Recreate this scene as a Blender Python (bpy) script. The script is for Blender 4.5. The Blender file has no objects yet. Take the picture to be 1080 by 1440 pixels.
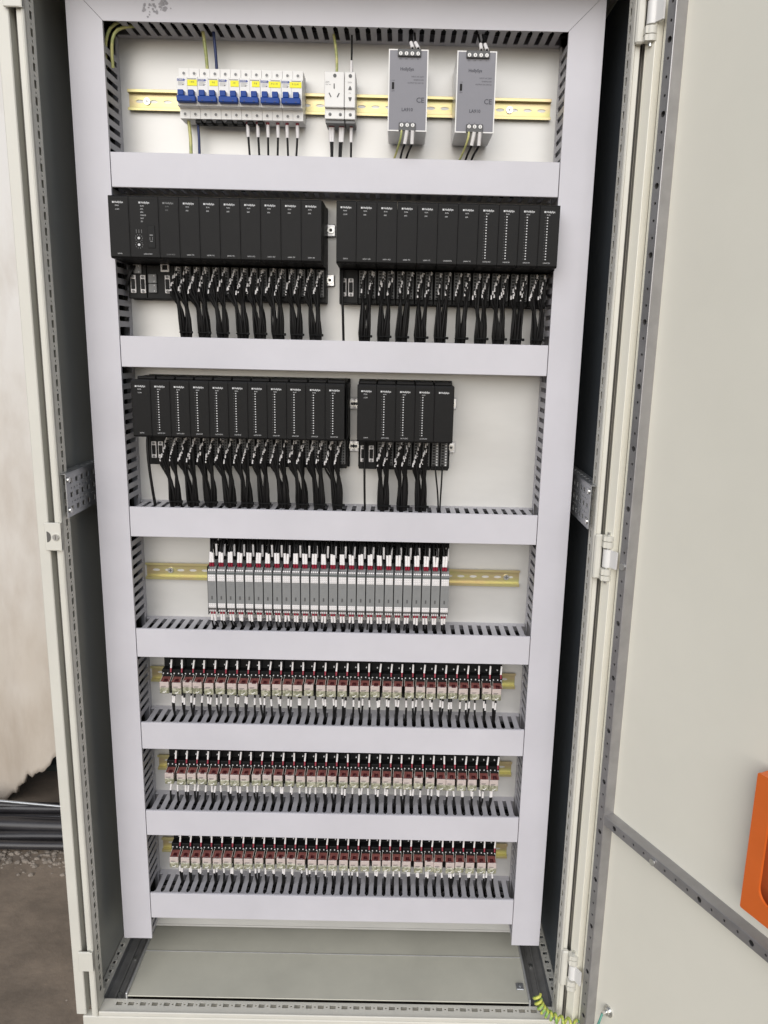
import bpy, math, random
from mathutils import Vector, Matrix
R = math.radians
rnd = random.Random(7)
scene = bpy.context.scene
COL = scene.collection

# ------------------------------------------------------------------ camera, world, sun, exposure
cam_d = bpy.data.cameras.new('camera')
cam = bpy.data.objects.new('camera', cam_d)
COL.objects.link(cam)
scene.camera = cam
_p, _y, _r = R(12.3988), R(0.2601), R(1.2994)
fwd = Vector((math.sin(_y) * math.cos(_p), math.cos(_y) * math.cos(_p), -math.sin(_p)))
rgt0 = Vector((math.cos(_y), -math.sin(_y), 0))
up0 = rgt0.cross(fwd)
rgt = rgt0 * math.cos(_r) + up0 * math.sin(_r)
upv = up0 * math.cos(_r) - rgt0 * math.sin(_r)
M = Matrix((rgt, upv, -fwd)).transposed().to_4x4()
M.translation = Vector((0.1182, -1.3366, 1.5012))
cam.matrix_world = M
cam_d.sensor_fit = 'VERTICAL'
cam_d.sensor_height = 24.0
cam_d.lens = 1080.9 / 1440 * 24.0
cam_d.shift_x = -19.8 / 1440
cam_d.clip_start = 0.02
cam_d.clip_end = 500

SUN_EL, SUN_AZ = R(28), R(190)          # azimuth measured clockwise from +Y
w = bpy.data.worlds.new('World')
scene.world = w
w.use_nodes = True
nt = w.node_tree
bg = nt.nodes['Background']
sky = nt.nodes.new('ShaderNodeTexSky')
sky.sky_type = 'NISHITA'
sky.sun_disc = False
sky.sun_elevation = SUN_EL
sky.sun_rotation = SUN_AZ
sky.air_density = 1.0
sky.dust_density = 1.0
sky.ozone_density = 1.0
nt.links.new(sky.outputs[0], bg.inputs[0])
bg.inputs[1].default_value = 0.065
sd = bpy.data.lights.new('sun', 'SUN')
sd.energy = 2.0
sd.angle = R(62)
sd.color = (1.0, 0.99, 0.985)
so = bpy.data.objects.new('sun', sd)
COL.objects.link(so)
sv = Vector((math.sin(SUN_AZ) * math.cos(SUN_EL), math.cos(SUN_AZ) * math.cos(SUN_EL), math.sin(SUN_EL)))
so.rotation_euler = sv.to_track_quat('Z', 'Y').to_euler()
so.location = sv * 8
scene.view_settings.view_transform = 'Standard'
scene.view_settings.look = 'None'
scene.view_settings.exposure = 0.36
scene.view_settings.gamma = 1
scene.cycles.max_bounces = 8

# ------------------------------------------------------------------ materials
def S(r, g, b):
    f = lambda c: (c / 255 / 12.92) if c <= 10 else ((c / 255 + 0.055) / 1.055) ** 2.4
    return (f(r), f(g), f(b))

def mat(name, col, rough=0.5, metal=0.0, var=0.06, scale=18.0, bump=0.0, bscale=120.0, col2=None, stretch=None, thr=None, coat=0.0, spec=0.5, trans=0.0, perobj=0.0):
    m = bpy.data.materials.new(name)
    m.use_nodes = True
    t = m.node_tree
    b = t.nodes['Principled BSDF']
    b.inputs['Roughness'].default_value = rough
    b.inputs['Metallic'].default_value = metal
    b.inputs['Coat Weight'].default_value = coat
    b.inputs['Specular IOR Level'].default_value = spec
    b.inputs['Transmission Weight'].default_value = trans
    tc = t.nodes.new('ShaderNodeTexCoord')
    src = tc.outputs['Object']
    if stretch:
        mp = t.nodes.new('ShaderNodeMapping')
        mp.inputs['Scale'].default_value = stretch
        t.links.new(src, mp.inputs[0])
        src = mp.outputs[0]
    if perobj:
        oi = t.nodes.new('ShaderNodeObjectInfo')
        ad = t.nodes.new('ShaderNodeVectorMath')
        ad.operation = 'ADD'
        ml = t.nodes.new('ShaderNodeVectorMath')
        ml.operation = 'SCALE'
        t.links.new(oi.outputs['Location'], ml.inputs[0])
        ml.inputs['Scale'].default_value = 7.3
        t.links.new(src, ad.inputs[0])
        t.links.new(ml.outputs[0], ad.inputs[1])
        src = ad.outputs[0]
    n = t.nodes.new('ShaderNodeTexNoise')
    n.inputs['Scale'].default_value = scale
    n.inputs['Detail'].default_value = 5
    n.inputs['Roughness'].default_value = 0.6
    t.links.new(src, n.inputs['Vector'])
    rp = t.nodes.new('ShaderNodeValToRGB')
    c1 = col2 if col2 else tuple(max(0, c * (1 - var)) for c in col)
    c2 = col if col2 else tuple(min(1, c * (1 + var)) for c in col)
    a, z = thr if thr else (0.3, 0.7)
    rp.color_ramp.elements[0].position = a
    rp.color_ramp.elements[1].position = z
    rp.color_ramp.elements[0].color = (*c1, 1)
    rp.color_ramp.elements[1].color = (*c2, 1)
    t.links.new(n.outputs['Fac'], rp.inputs[0])
    t.links.new(rp.outputs[0], b.inputs['Base Color'])
    # roughness wear
    mr = t.nodes.new('ShaderNodeMapRange')
    mr.inputs['To Min'].default_value = max(0.03, rough - 0.08)
    mr.inputs['To Max'].default_value = min(1, rough + 0.08)
    t.links.new(n.outputs['Fac'], mr.inputs['Value'])
    t.links.new(mr.outputs[0], b.inputs['Roughness'])
    if bump:
        n2 = t.nodes.new('ShaderNodeTexNoise')
        n2.inputs['Scale'].default_value = bscale
        n2.inputs['Detail'].default_value = 4
        t.links.new(src, n2.inputs['Vector'])
        bp = t.nodes.new('ShaderNodeBump')
        bp.inputs['Strength'].default_value = bump
        bp.inputs['Distance'].default_value = 0.002
        t.links.new(n2.outputs['Fac'], bp.inputs['Height'])
        t.links.new(bp.outputs[0], b.inputs['Normal'])
    return m

MT = dict(
    duct=mat('duct_pvc', (0.585, 0.57, 0.605), 0.42, var=0.06, scale=4, bump=0.05, bscale=40),
    ductshaded=mat('duct_pvc_shaded', (0.43, 0.42, 0.445), 0.45, var=0.06, scale=12),  # same grey as the covers, darkened: shade put into the colour
    ductin=mat('duct_pvc_inner', (0.50, 0.49, 0.50), 0.5, var=0.05, scale=30),
    frame=mat('frame_paint', (0.66, 0.64, 0.57), 0.40, var=0.04, scale=9, bump=0.04, bscale=300),
    door=mat('door_paint', (0.85, 0.82, 0.715), 0.36, var=0.035, scale=2.6, bump=0.05, bscale=260),
    plate=mat('plate_zinc', (0.60, 0.592, 0.572), 0.50, metal=0.5, var=0.06, scale=4, stretch=(1, 1, 3)),
    galv=mat('galvanised', (0.40, 0.41, 0.42), 0.36, metal=0.75, var=0.12, scale=40),
    tube=mat('tube_steel', (0.36, 0.35, 0.35), 0.42, metal=0.6, var=0.10, scale=30),
    floor=mat('floor_plate', (0.56, 0.545, 0.46), 0.5, metal=0.0, var=0.10, scale=7, col2=(0.48, 0.468, 0.395)),
    channel=mat('channel_steel', (0.24, 0.235, 0.225), 0.5, metal=0.2, var=0.15, scale=30),
    rail=mat('yellow_zinc', (0.53, 0.52, 0.22), 0.33, metal=0.6, col2=(0.55, 0.42, 0.26), scale=14, stretch=(1, 4, 4)),
    screw=mat('screw_steel', (0.70, 0.70, 0.68), 0.28, metal=0.9, var=0.05),
    white=mat('white_plastic', (0.78, 0.765, 0.74), 0.38, var=0.02, scale=25),
    sleeve=mat('marker_sleeve', (0.80, 0.77, 0.76), 0.5, var=0.04, scale=150),
    ferrule=mat('red_ferrule', (0.27, 0.018, 0.038), 0.45, var=0.15, scale=90),
    black=mat('black_plastic', (0.0100, 0.0096, 0.0095), 0.5, spec=0.17, var=0.14, scale=60, bump=0.05, bscale=900, perobj=1),
    blackd=mat('black_terminal', (0.007, 0.0072, 0.0072), 0.5, spec=0.2, var=0.2, scale=200),
    wire=mat('black_wire', (0.008, 0.0075, 0.0075), 0.5, spec=0.25, var=0.2, scale=60),
    print=mat('white_print', (0.62, 0.62, 0.62), 0.6, var=0.05),
    grayprint=mat('gray_print', (0.07, 0.07, 0.085), 0.6, var=0.05),
    blue=mat('blue_toggle', (0.006, 0.050, 0.27), 0.45, spec=0.25, var=0.08),
    bluetag=mat('blue_tag', (0.06, 0.09, 0.33), 0.5, var=0.05),
    yellow=mat('yellow_label', (0.90, 0.84, 0.02), 0.55, var=0.06, scale=80),
    psu=mat('psu_face', (0.215, 0.212, 0.235), 0.5, var=0.05, scale=30),
    alu=mat('aluminium', (0.72, 0.72, 0.73), 0.33, metal=0.7, var=0.05, scale=50),
    iso=mat('isolator_gray', (0.22, 0.222, 0.22), 0.45, var=0.04, scale=40, perobj=1),
    isodark=mat('isolator_dark', (0.07, 0.085, 0.08), 0.5, var=0.1),
    green=mat('green_pcb', (0.02, 0.055, 0.045), 0.5, var=0.2),
    rred=mat('relay_red', (0.22, 0.075, 0.065), 0.22, var=0.25, scale=120, perobj=1, coat=0.4),
    rdark=mat('relay_coil', (0.075, 0.006, 0.008), 0.3, var=0.2, scale=120, coat=0.4),
    rlabel=mat('relay_label', (0.54, 0.455, 0.42), 0.4, var=0.08, scale=120, perobj=1, coat=0.3),
    rclear=mat('relay_clear', (0.46, 0.445, 0.34), 0.14, col2=(0.20, 0.20, 0.13), scale=170, thr=(0.42, 0.6), perobj=1, coat=0.6),
    rclip=mat('relay_clip', (0.52, 0.50, 0.44), 0.3, var=0.1),
    gy=mat('green_yellow', (0.58, 0.55, 0.22), 0.4, col2=(0.36, 0.39, 0.14), scale=60, thr=(0.45, 0.55)),
    coil=mat('coil_lead', (0.62, 0.62, 0.12), 0.35, col2=(0.22, 0.42, 0.10), scale=90, thr=(0.42, 0.58)),
    teal=mat('teal_lead', (0.11, 0.32, 0.25), 0.4, var=0.1),
    bluew=mat('blue_wire', (0.02, 0.035, 0.12), 0.45, var=0.1),
    orange=mat('orange_plastic', (0.76, 0.155, 0.025), 0.36, var=0.05, scale=12),
    pocketback=mat('pocket_back', (0.40, 0.105, 0.032), 0.4, var=0.08, scale=12),
    dgray=mat('dark_gray', (0.085, 0.085, 0.085), 0.5, var=0.1),
    gray=mat('mid_gray', (0.19, 0.19, 0.19), 0.5, var=0.1, scale=70),
    residue=mat('glue_residue', (0.34, 0.33, 0.35), 0.8, var=0.15, scale=90),
    groove=mat('groove_seal', (0.11, 0.105, 0.095), 0.7, var=0.1),
    darkside=mat('dark_side', (0.080, 0.092, 0.104), 0.6, var=0.1, scale=5),  # even dark blue-grey, only for the inner face of the hinge-side panel
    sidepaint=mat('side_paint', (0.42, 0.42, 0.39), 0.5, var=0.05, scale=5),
    earth=mat('earth', (0.245, 0.195, 0.148), 0.9, col2=(0.150, 0.120, 0.092), scale=7.5, thr=(.36, .66), bump=0.9, bscale=60),
    stone=mat('stone', (0.24, 0.205, 0.17), 0.9, var=0.25, scale=20, bump=0.4, bscale=80),
    cable=mat('cable_jacket', (0.030, 0.028, 0.030), 0.38, var=0.25, scale=12),
    cover=mat('wall_cover', (0.74, 0.72, 0.69), 0.85, col2=(0.60, 0.555, 0.505), scale=4.5, stretch=(1.5, 1, 0.55), bump=0.5, bscale=14, thr=(0.33, 0.58)),
    wall2=mat('bare_wall', (0.27, 0.25, 0.22), 0.9, var=0.25, scale=5, bump=0.4, bscale=30),
    beam=mat('beam_paint', (0.055, 0.065, 0.055), 0.6, var=0.2, scale=10),
)

# ------------------------------------------------------------------ mesh helpers
class MB:
    def __init__(self, f=None):
        self.v, self.f, self.mi, self.sm = [], [], [], []
        self.fn = f
        self.cur = 0
    def add(self, vs, fs, smooth=False):
        o = len(self.v)
        self.v += [tuple(self.fn(*p)) if self.fn else tuple(p) for p in vs]
        for q in fs:
            self.f.append(tuple(i + o for i in q))
            self.mi.append(self.cur)
            self.sm.append(smooth)
        return self
    def m(self, i):
        self.cur = i
        return self
    def box(self, x0, x1, y0, y1, z0, z1, c=0.0):
        if x1 < x0: x0, x1 = x1, x0
        if y1 < y0: y0, y1 = y1, y0
        if z1 < z0: z0, z1 = z1, z0
        if c <= 0:
            vs = [(x, y, z) for x in (x0, x1) for y in (y0, y1) for z in (z0, z1)]
            return self.add(vs, [(0, 1, 3, 2), (4, 6, 7, 5), (0, 4, 5, 1), (2, 3, 7, 6), (0, 2, 6, 4), (1, 5, 7, 3)])
        c = min(c, (x1 - x0) * .45, (y1 - y0) * .45, (z1 - z0) * .45)
        ix = {}
        vs = []
        P = ((x0, x1), (y0, y1), (z0, z1))
        for a in (0, 1):
            for b in (0, 1):
                for d in (0, 1):
                    k = (a, b, d)
                    for ax in range(3):
                        q = []
                        for j in range(3):
                            e = P[j][k[j]]
                            if j != ax:
                                e += c if k[j] == 0 else -c
                            q.append(e)
                        ix[k + (ax,)] = len(vs)
                        vs.append(tuple(q))
        fs = []
        for ax in range(3):
            u, v = [j for j in range(3) if j != ax]
            for s in (0, 1):
                q = []
                for (a, b) in ((0, 0), (1, 0), (1, 1), (0, 1)):
                    k = [0, 0, 0]; k[ax] = s; k[u] = a; k[v] = b
                    q.append(ix[tuple(k) + (ax,)])
                fs.append(tuple(q))
        for ax in range(3):
            u, v = [j for j in range(3) if j != ax]
            for a in (0, 1):
                for b in (0, 1):
                    k0 = [0, 0, 0]; k0[u] = a; k0[v] = b
                    k1 = list(k0); k1[ax] = 1
                    fs.append((ix[tuple(k0) + (u,)], ix[tuple(k1) + (u,)], ix[tuple(k1) + (v,)], ix[tuple(k0) + (v,)]))
        for a in (0, 1):
            for b in (0, 1):
                for d in (0, 1):
                    fs.append(tuple(ix[(a, b, d, ax)] for ax in range(3)))
        return self.add(vs, fs)
    def tube(self, pts, r, n=6, caps=True, r1=None):
        pts = [Vector(p) for p in pts]
        k = len(pts)
        t0 = (pts[1] - pts[0]).normalized()
        ref = Vector((0, 0, 1)) if abs(t0.z) < 0.9 else Vector((1, 0, 0))
        nrm = t0.cross(ref).normalized()
        vs = []
        for i, p in enumerate(pts):
            t = (pts[min(i + 1, k - 1)] - pts[max(i - 1, 0)]).normalized()
            nrm = (nrm - t * nrm.dot(t)).normalized()
            bn = t.cross(nrm)
            rr = r if r1 is None else r + (r1 - r) * i / (k - 1)
            for j in range(n):
                a = 2 * math.pi * j / n
                vs.append(p + nrm * (math.cos(a) * rr) + bn * (math.sin(a) * rr))
        fs = []
        for i in range(k - 1):
            for j in range(n):
                fs.append((i * n + j, i * n + (j + 1) % n, (i + 1) * n + (j + 1) % n, (i + 1) * n + j))
        self.add(vs, fs, True)
        if caps:
            o = len(vs)
            self.add(vs[:n], [tuple(range(n))[::-1]])
            self.add(vs[-n:], [tuple(range(n))])
        return self
    def cyl(self, c, axis, r, h, n=12):
        c = Vector(c)
        a = Vector(axis).normalized()
        return self.tube([c, c + a * h], r, n)
    def prism(self, poly, axis, a, b):
        # poly: 2D list; axis 'x': (y,z), 'y': (x,z), 'z': (x,y); extruded from a to b
        def P(q, t):
            return {'x': (t, q[0], q[1]), 'y': (q[0], t, q[1]), 'z': (q[0], q[1], t)}[axis]
        n = len(poly)
        vs = [P(q, a) for q in poly] + [P(q, b) for q in poly]
        fs = [tuple(range(n))[::-1], tuple(range(n, 2 * n))]
        fs += [(i, (i + 1) % n, n + (i + 1) % n, n + i) for i in range(n)]
        return self.add(vs, fs)
    def perf(self, us, vs_, holes, P, t):
        # sheet with rectangular holes. us, vs_: extents (u0,u1),(v0,v1); holes list (u0,u1,v0,v1); P(u,v,d) maps to 3D, d in 0..t
        U = sorted(set([us[0], us[1]] + [h[0] for h in holes] + [h[1] for h in holes]))
        V = sorted(set([vs_[0], vs_[1]] + [h[2] for h in holes] + [h[3] for h in holes]))
        hs = {}
        for h in holes:
            hs.setdefault(round(h[0], 6), []).append(h)
        def ishole(u0, u1, v0, v1):
            cu, cv = (u0 + u1) / 2, (v0 + v1) / 2
            return any(h[0] < cu < h[1] and h[2] < cv < h[3] for h in near)
        verts, faces, idx = [], [], {}
        def vi(u, v, d):
            k = (u, v, d)
            if k not in idx:
                idx[k] = len(verts)
                verts.append(P(u, v, d))
            return idx[k]
        for i in range(len(U) - 1):
            near = [h for h in holes if h[0] < (U[i] + U[i + 1]) / 2 < h[1]]
            cuts = sorted(set([vs_[0], vs_[1]] + [h[2] for h in near] + [h[3] for h in near]))
            for j in range(len(cuts) - 1):
                u0, u1, v0, v1 = U[i], U[i + 1], cuts[j], cuts[j + 1]
                if ishole(u0, u1, v0, v1):
                    continue
                faces.append((vi(u0, v0, 0), vi(u1, v0, 0), vi(u1, v1, 0), vi(u0, v1, 0)))
                faces.append((vi(u0, v0, t), vi(u0, v1, t), vi(u1, v1, t), vi(u1, v0, t)))
        for h in holes:
            u0, u1, v0, v1 = h[:4]
            if len(h) > 4:       # rounded hole: cut the corners of the cell
                k = (u1 - u0) * .293; q = (v1 - v0) * .293
                o8 = [(u0 + k, v0), (u1 - k, v0), (u1, v0 + q), (u1, v1 - q), (u1 - k, v1), (u0 + k, v1), (u0, v1 - q), (u0, v0 + q)]
                for c, i, j in (((u1, v0), 1, 2), ((u1, v1), 3, 4), ((u0, v1), 5, 6), ((u0, v0), 7, 0)):
                    faces.append((vi(*c, 0), vi(*o8[j], 0), vi(*o8[i], 0)))
                    faces.append((vi(*c, t), vi(*o8[i], t), vi(*o8[j], t)))
                for i in range(8):
                    a, b = o8[i], o8[(i + 1) % 8]
                    faces.append((vi(*a, 0), vi(*b, 0), vi(*b, t), vi(*a, t)))
                continue
            for a, b in (((u0, v0), (u1, v0)), ((u1, v0), (u1, v1)), ((u1, v1), (u0, v1)), ((u0, v1), (u0, v0))):
                faces.append((vi(*a, 0), vi(*b, 0), vi(*b, t), vi(*a, t)))
        u0, u1 = us; v0, v1 = vs_
        for a, b in (((u0, v0), (u1, v0)), ((u1, v0), (u1, v1)), ((u1, v1), (u0, v1)), ((u0, v1), (u0, v0))):
            faces.append((vi(*a, 0), vi(*b, 0), vi(*b, t), vi(*a, t)))
        return self.add(verts, faces)
    def mesh(self, name, *mats):
        me = bpy.data.meshes.new(name)
        me.from_pydata(self.v, [], self.f)
        for x in mats:
            me.materials.append(MT[x] if isinstance(x, str) else x)
        me.polygons.foreach_set('material_index', self.mi)
        me.polygons.foreach_set('use_smooth', self.sm)
        me.update()
        import bmesh
        bm = bmesh.new()
        bm.from_mesh(me)
        bmesh.ops.recalc_face_normals(bm, faces=bm.faces)
        bm.to_mesh(me)
        bm.free()
        return me

def obj(name, me, parent=None, loc=(0, 0, 0), kind=None, label=None):
    o = bpy.data.objects.new(name, me)
    COL.objects.link(o)
    o.location = loc
    if parent: o.parent = parent
    if kind: o['kind'] = kind
    if label: o['label'] = label
    return o

def thing(name, label, cat, loc=(0, 0, 0), group=None):
    o = bpy.data.objects.new(name, None)
    o.empty_display_size = 0.02
    COL.objects.link(o)
    o.location = loc
    o['label'] = label
    o['category'] = cat
    if group: o['group'] = group
    return o

def tag(o, label, cat, group=None):
    o['label'] = label
    o['category'] = cat
    if group: o['group'] = group
    return o

_tx = {}
def text(body, size, m, align='CENTER', bold=0.0):
    k = (body, size, m, align, bold)
    if k in _tx: return _tx[k]
    c = bpy.data.curves.new('lettering', 'FONT')
    c.body = body
    c.size = size
    c.align_x = align
    c.align_y = 'CENTER'
    c.resolution_u = 2
    c.offset = bold
    o = bpy.data.objects.new('tmp', c)
    COL.objects.link(o)
    o.rotation_euler = (0, 0, 0)
    dg = bpy.context.evaluated_depsgraph_get()
    me = bpy.data.meshes.new_from_object(o.evaluated_get(dg))
    me.transform(Matrix.Rotation(R(90), 4, 'X'))
    me.materials.clear()
    me.materials.append(MT[m])
    bpy.data.objects.remove(o)
    bpy.data.curves.remove(c)
    _tx[k] = me
    return me

def bez(p0, p1, p2, p3, n=8):
    p0, p1, p2, p3 = map(Vector, (p0, p1, p2, p3))
    out = []
    for i in range(n + 1):
        t = i / n
        out.append(p0 * (1 - t) ** 3 + p1 * 3 * t * (1 - t) ** 2 + p2 * 3 * t * t * (1 - t) + p3 * t ** 3)
    return out

ORD = 'first second third fourth fifth sixth seventh eighth ninth tenth eleventh twelfth thirteenth fourteenth fifteenth sixteenth seventeenth eighteenth nineteenth twentieth twenty-first twenty-second twenty-third twenty-fourth twenty-fifth twenty-sixth twenty-seventh twenty-eighth twenty-ninth thirtieth thirty-first'.split()

YF, YB = 0.100, 0.178          # front of the trunking, face of the mounting plate
XI0, XI1 = -0.3900, 0.3935     # inner faces of the two upright trunks
CZ0, CZ1 = 0.120, 2.120        # cabinet body

# ------------------------------------------------------------------ ground and backdrop
def grid_mesh(name, x0, x1, y0, y1, nx, ny, zf, m):
    vs = [(x0 + (x1 - x0) * i / nx, y0 + (y1 - y0) * j / ny) for j in range(ny + 1) for i in range(nx + 1)]
    vs = [(x, y, zf(x, y)) for x, y in vs]
    fs = [(j * (nx + 1) + i, j * (nx + 1) + i + 1, (j + 1) * (nx + 1) + i + 1, (j + 1) * (nx + 1) + i) for j in range(ny) for i in range(nx)]
    return MB().add(vs, fs, True).mesh(name, m)

g = obj('ground', grid_mesh('ground', -60, 60, -60, 60, 8, 8, lambda x, y: 0.0, 'earth'), kind='structure')
fl = obj('dirt_floor', grid_mesh('dirt_floor', -3.2, 0.9, -0.6, 3.2, 90, 84,
         lambda x, y: 0.006 + 0.004 * math.sin(5 * x + 2 * y) * math.sin(7 * y - x) + rnd.uniform(0, .003) + max(0, .02 * math.sin(3 * x) * math.sin(2.4 * y) - .008), 'earth'), kind='structure')

# rough wall far behind, with a beam, and the pale covering that hangs in front of it
bw = obj('bare_wall', MB().box(-6, 3, 1.22, 1.40, -0.05, 3.4).mesh('bare_wall', 'wall2'))
tag(bw, 'dim rough wall seen under the ragged edge of the pale wall covering', 'wall')
bm_ = obj('ground_beam', MB().box(-1.085, -0.2, 1.10, 1.21, -.03 + .03, 0.030, .004).mesh('ground_beam', 'beam'))
tag(bm_, 'dark grey green beam low behind the pale covering', 'beam')

def cover_material():
    m = MT['cover']
    t = m.node_tree
    b = t.nodes['Principled BSDF']
    old = b.inputs['Base Color'].links[0].from_socket
    tc = t.nodes.new('ShaderNodeTexCoord')
    sp = t.nodes.new('ShaderNodeSeparateXYZ')
    t.links.new(tc.outputs['Object'], sp.inputs[0])
    nz = t.nodes.new('ShaderNodeTexNoise')
    nz.inputs['Scale'].default_value = 3.0
    nz.inputs['Detail'].default_value = 6
    t.links.new(tc.outputs['Object'], nz.inputs['Vector'])
    ad = t.nodes.new('ShaderNodeMath'); ad.operation = 'MULTIPLY_ADD'
    t.links.new(nz.outputs['Fac'], ad.inputs[0]); ad.inputs[1].default_value = 1.2
    t.links.new(sp.outputs['Z'], ad.inputs[2])
    rp = t.nodes.new('ShaderNodeValToRGB')
    rp.color_ramp.elements[0].position = .45; rp.color_ramp.elements[0].color = (.70, .64, .57, 1)
    rp.color_ramp.elements[1].position = 1.0; rp.color_ramp.elements[1].color = (1, 1, 1, 1)
    mr = t.nodes.new('ShaderNodeMapRange')
    mr.inputs['From Max'].default_value = 2.2
    t.links.new(ad.outputs[0], mr.inputs['Value'])
    t.links.new(mr.outputs[0], rp.inputs[0])
    mx = t.nodes.new('ShaderNodeMix'); mx.data_type = 'RGBA'; mx.blend_type = 'MULTIPLY'
    mx.inputs['Factor'].default_value = 1
    t.links.new(old, mx.inputs['A']); t.links.new(rp.outputs[0], mx.inputs['B'])
    t.links.new(mx.outputs['Result'], b.inputs['Base Color'])
cover_material()      # patchy tint, browner and darker towards the foot of the covering

def covering():
    nx, nz = 420, 60
    x0, x1, zt = -3.6, -0.3, 3.2
    def low(x):
        # ragged slanting lower edge: higher toward the cabinet
        s = 0.012 + (x + 1.135) * 0.95
        return s + 0.010 * math.sin(23 * x) + 0.008 * math.sin(61 * x + 1) + 0.006 * math.sin(140 * x) + rnd.uniform(-.009, .009)
    vs, fs = [], []
    for i in range(nx + 1):
        x = x0 + (x1 - x0) * i / nx
        zl = max(0.012, low(x))
        for j in range(nz + 1):
            z = zl + (zt - zl) * (j / nz) ** 1.25
            f = 1 - min(1, (z - zl) / 1.6)
            y = 0.90 + 0.030 * math.sin(9 * x + 0.6 * z) * f + 0.018 * math.sin(21 * x + 1.7 * z) * f + 0.02 * math.sin(2.3 * z + x)
            vs.append((x, y, z))
    for i in range(nx):
        for j in range(nz):
            a = i * (nz + 1) + j
            fs.append((a, a + nz + 1, a + nz + 2, a + 1))
    me = MB().add(vs, fs, True).mesh('wall_covering', 'cover')
    o = obj('wall_covering', me)
    md = o.modifiers.new('thickness', 'SOLIDIFY')
    md.thickness = 0.012
    return tag(o, 'pale off-white wall covering with a ragged slanting lower edge beside the cabinet', 'wall covering')
covering()

# thick cables on the ground
cnames = ['nearest the gravel', 'second from the gravel', 'third from the gravel', 'fourth from the gravel', 'fifth from the gravel', 'sixth from the gravel', 'seventh from the gravel', 'eighth from the gravel', 'farthest from the gravel']
for i in range(9):
    y = 0.690 + 0.020 * i
    r = (.013, .017, .011, .019, .014, .010, .018, .012, .015)[i]
    lift = (0, .002, .014, .002, .026, .012, .004, .030, .010)[i]
    pts = [(x, y + 0.024 * math.sin(1.9 * x + 1.7 * i) + 0.010 * math.sin(7 * x + 2 * i), r + .006 + lift + 0.010 * (1 + math.sin(3.7 * x + 1.9 * i))) for x in [-3.2 + 0.09 * k for k in range(34)]]
    tag(obj('black_cable', MB().tube(pts, r, 12).mesh('black_cable', 'cable')), 'black cable lying on the dirt floor behind the gravel, ' + cnames[i], 'cable', 'black cables lying beside the cabinet')
thin = MB().tube([(x, .800 + .012 * math.sin(3 * x) + .006 * math.sin(9 * x), 0.075 + .010 * math.sin(4 * x)) for x in [-3 + .1 * k for k in range(29)]], 0.0045, 8).mesh('gray_conduit', 'galv')
tag(obj('gray_conduit', thin), 'thin light grey conduit lying on top of the black cables', 'conduit')

def stone_mb(mb, x, y, z, s):
    import itertools
    n = 6
    vs = []
    a0 = rnd.random() * 6
    for k, (hz, rr) in enumerate(((0.0, .8), (.45, 1.0), (.85, .6))):
        for j in range(n):
            a = a0 + 2 * math.pi * j / n
            q = s * rr * rnd.uniform(.7, 1.15)
            vs.append((x + math.cos(a) * q, y + math.sin(a) * q * .85, z + s * hz * rnd.uniform(.8, 1.1)))
    vs.append((x, y, z + s * .95))
    fs = [tuple(range(n))[::-1]]
    for k in range(2):
        for j in range(n):
            fs.append((k * n + j, k * n + (j + 1) % n, (k + 1) * n + (j + 1) % n, (k + 1) * n + j))
    fs += [(2 * n + j, 2 * n + (j + 1) % n, 3 * n) for j in range(n)]
    mb.add(vs, fs)
gm = MB()
for i in range(1500):
    x = rnd.uniform(-2.2, -0.60)
    y = rnd.gauss(0.645, 0.034)
    stone_mb(gm, x, y, 0.004, rnd.choice((.003, .004, .005, .006, .008, .010)))
for i in range(300):
    stone_mb(gm, rnd.uniform(-2.2, -0.58), rnd.uniform(-.2, .62), 0.004, rnd.choice((.0015, .002, .003, .0035)))
obj('gravel', gm.mesh('gravel', 'stone'), kind='stuff')

# ------------------------------------------------------------------ cabinet
cab = thing('electrical_cabinet', 'tall beige steel control cabinet with its door standing open', 'cabinet', (0, 0, 0))
obj('plinth', MB().box(-.5095, .5095, 0.002, .022, 0.0, .1165, .002).box(-.5095, -.4990, .0222, .598, 0.0, .0840, .002).box(.4990, .5095, .0222, .598, 0.0, .0840, .002).mesh('plinth', 'frame'), cab)

def slots_v(z0, z1, p=.025):
    hs = []
    z = z0 + .02
    k = 0
    while z < z1 - .02:
        hs.append(('s', z)); hs.append(('r', z + p / 2))
        z += p
    return hs

def frame_post(sx):
    # slim folded profile: face strip, rounded ridge, perforated flange facing inward
    mb = MB()
    X = lambda a: sx * a
    mb.box(X(.4885), X(.4795), 0.0, .0035, CZ0, CZ1, .0008)
    mb.box(X(.4886), X(.4872), .0036, .0334, CZ0, CZ1)
    mb.box(X(.4801), X(.4752), -.0035, .0045, CZ0, CZ1, .0020)
    mb.box(X(.4980), X(.4887), .020, .0335, CZ0, CZ1)             # bottom of the rain groove
    mb.box(X(.4871), X(.4770), .0320, .0335, CZ0, CZ1)
    o = obj('corner_post', mb.mesh('corner_post', 'frame'), cab)
    pf = MB()
    hs = []
    for k, z in slots_v(CZ0 + .03, CZ1):
        if k == 's': hs.append((z - .0062, z + .0062, .0165, .0250))
        else: hs.append((z - .002, z + .002, .0185, .0225, 1))
    pf.perf((CZ0, CZ1), (.0046, .0338), hs, lambda u, v, d: (X(.4752 + d), v, u), .0005)
    obj('perforated_flange', pf.mesh('perforated_flange', 'frame'), o)
    obj('groove_seal', MB().box(X(.4965), X(.4887), .0175, .0198, CZ0, CZ1).mesh('groove_seal', 'groove'), o)
    return o
frame_post(-1)
frame_post(1)
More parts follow.
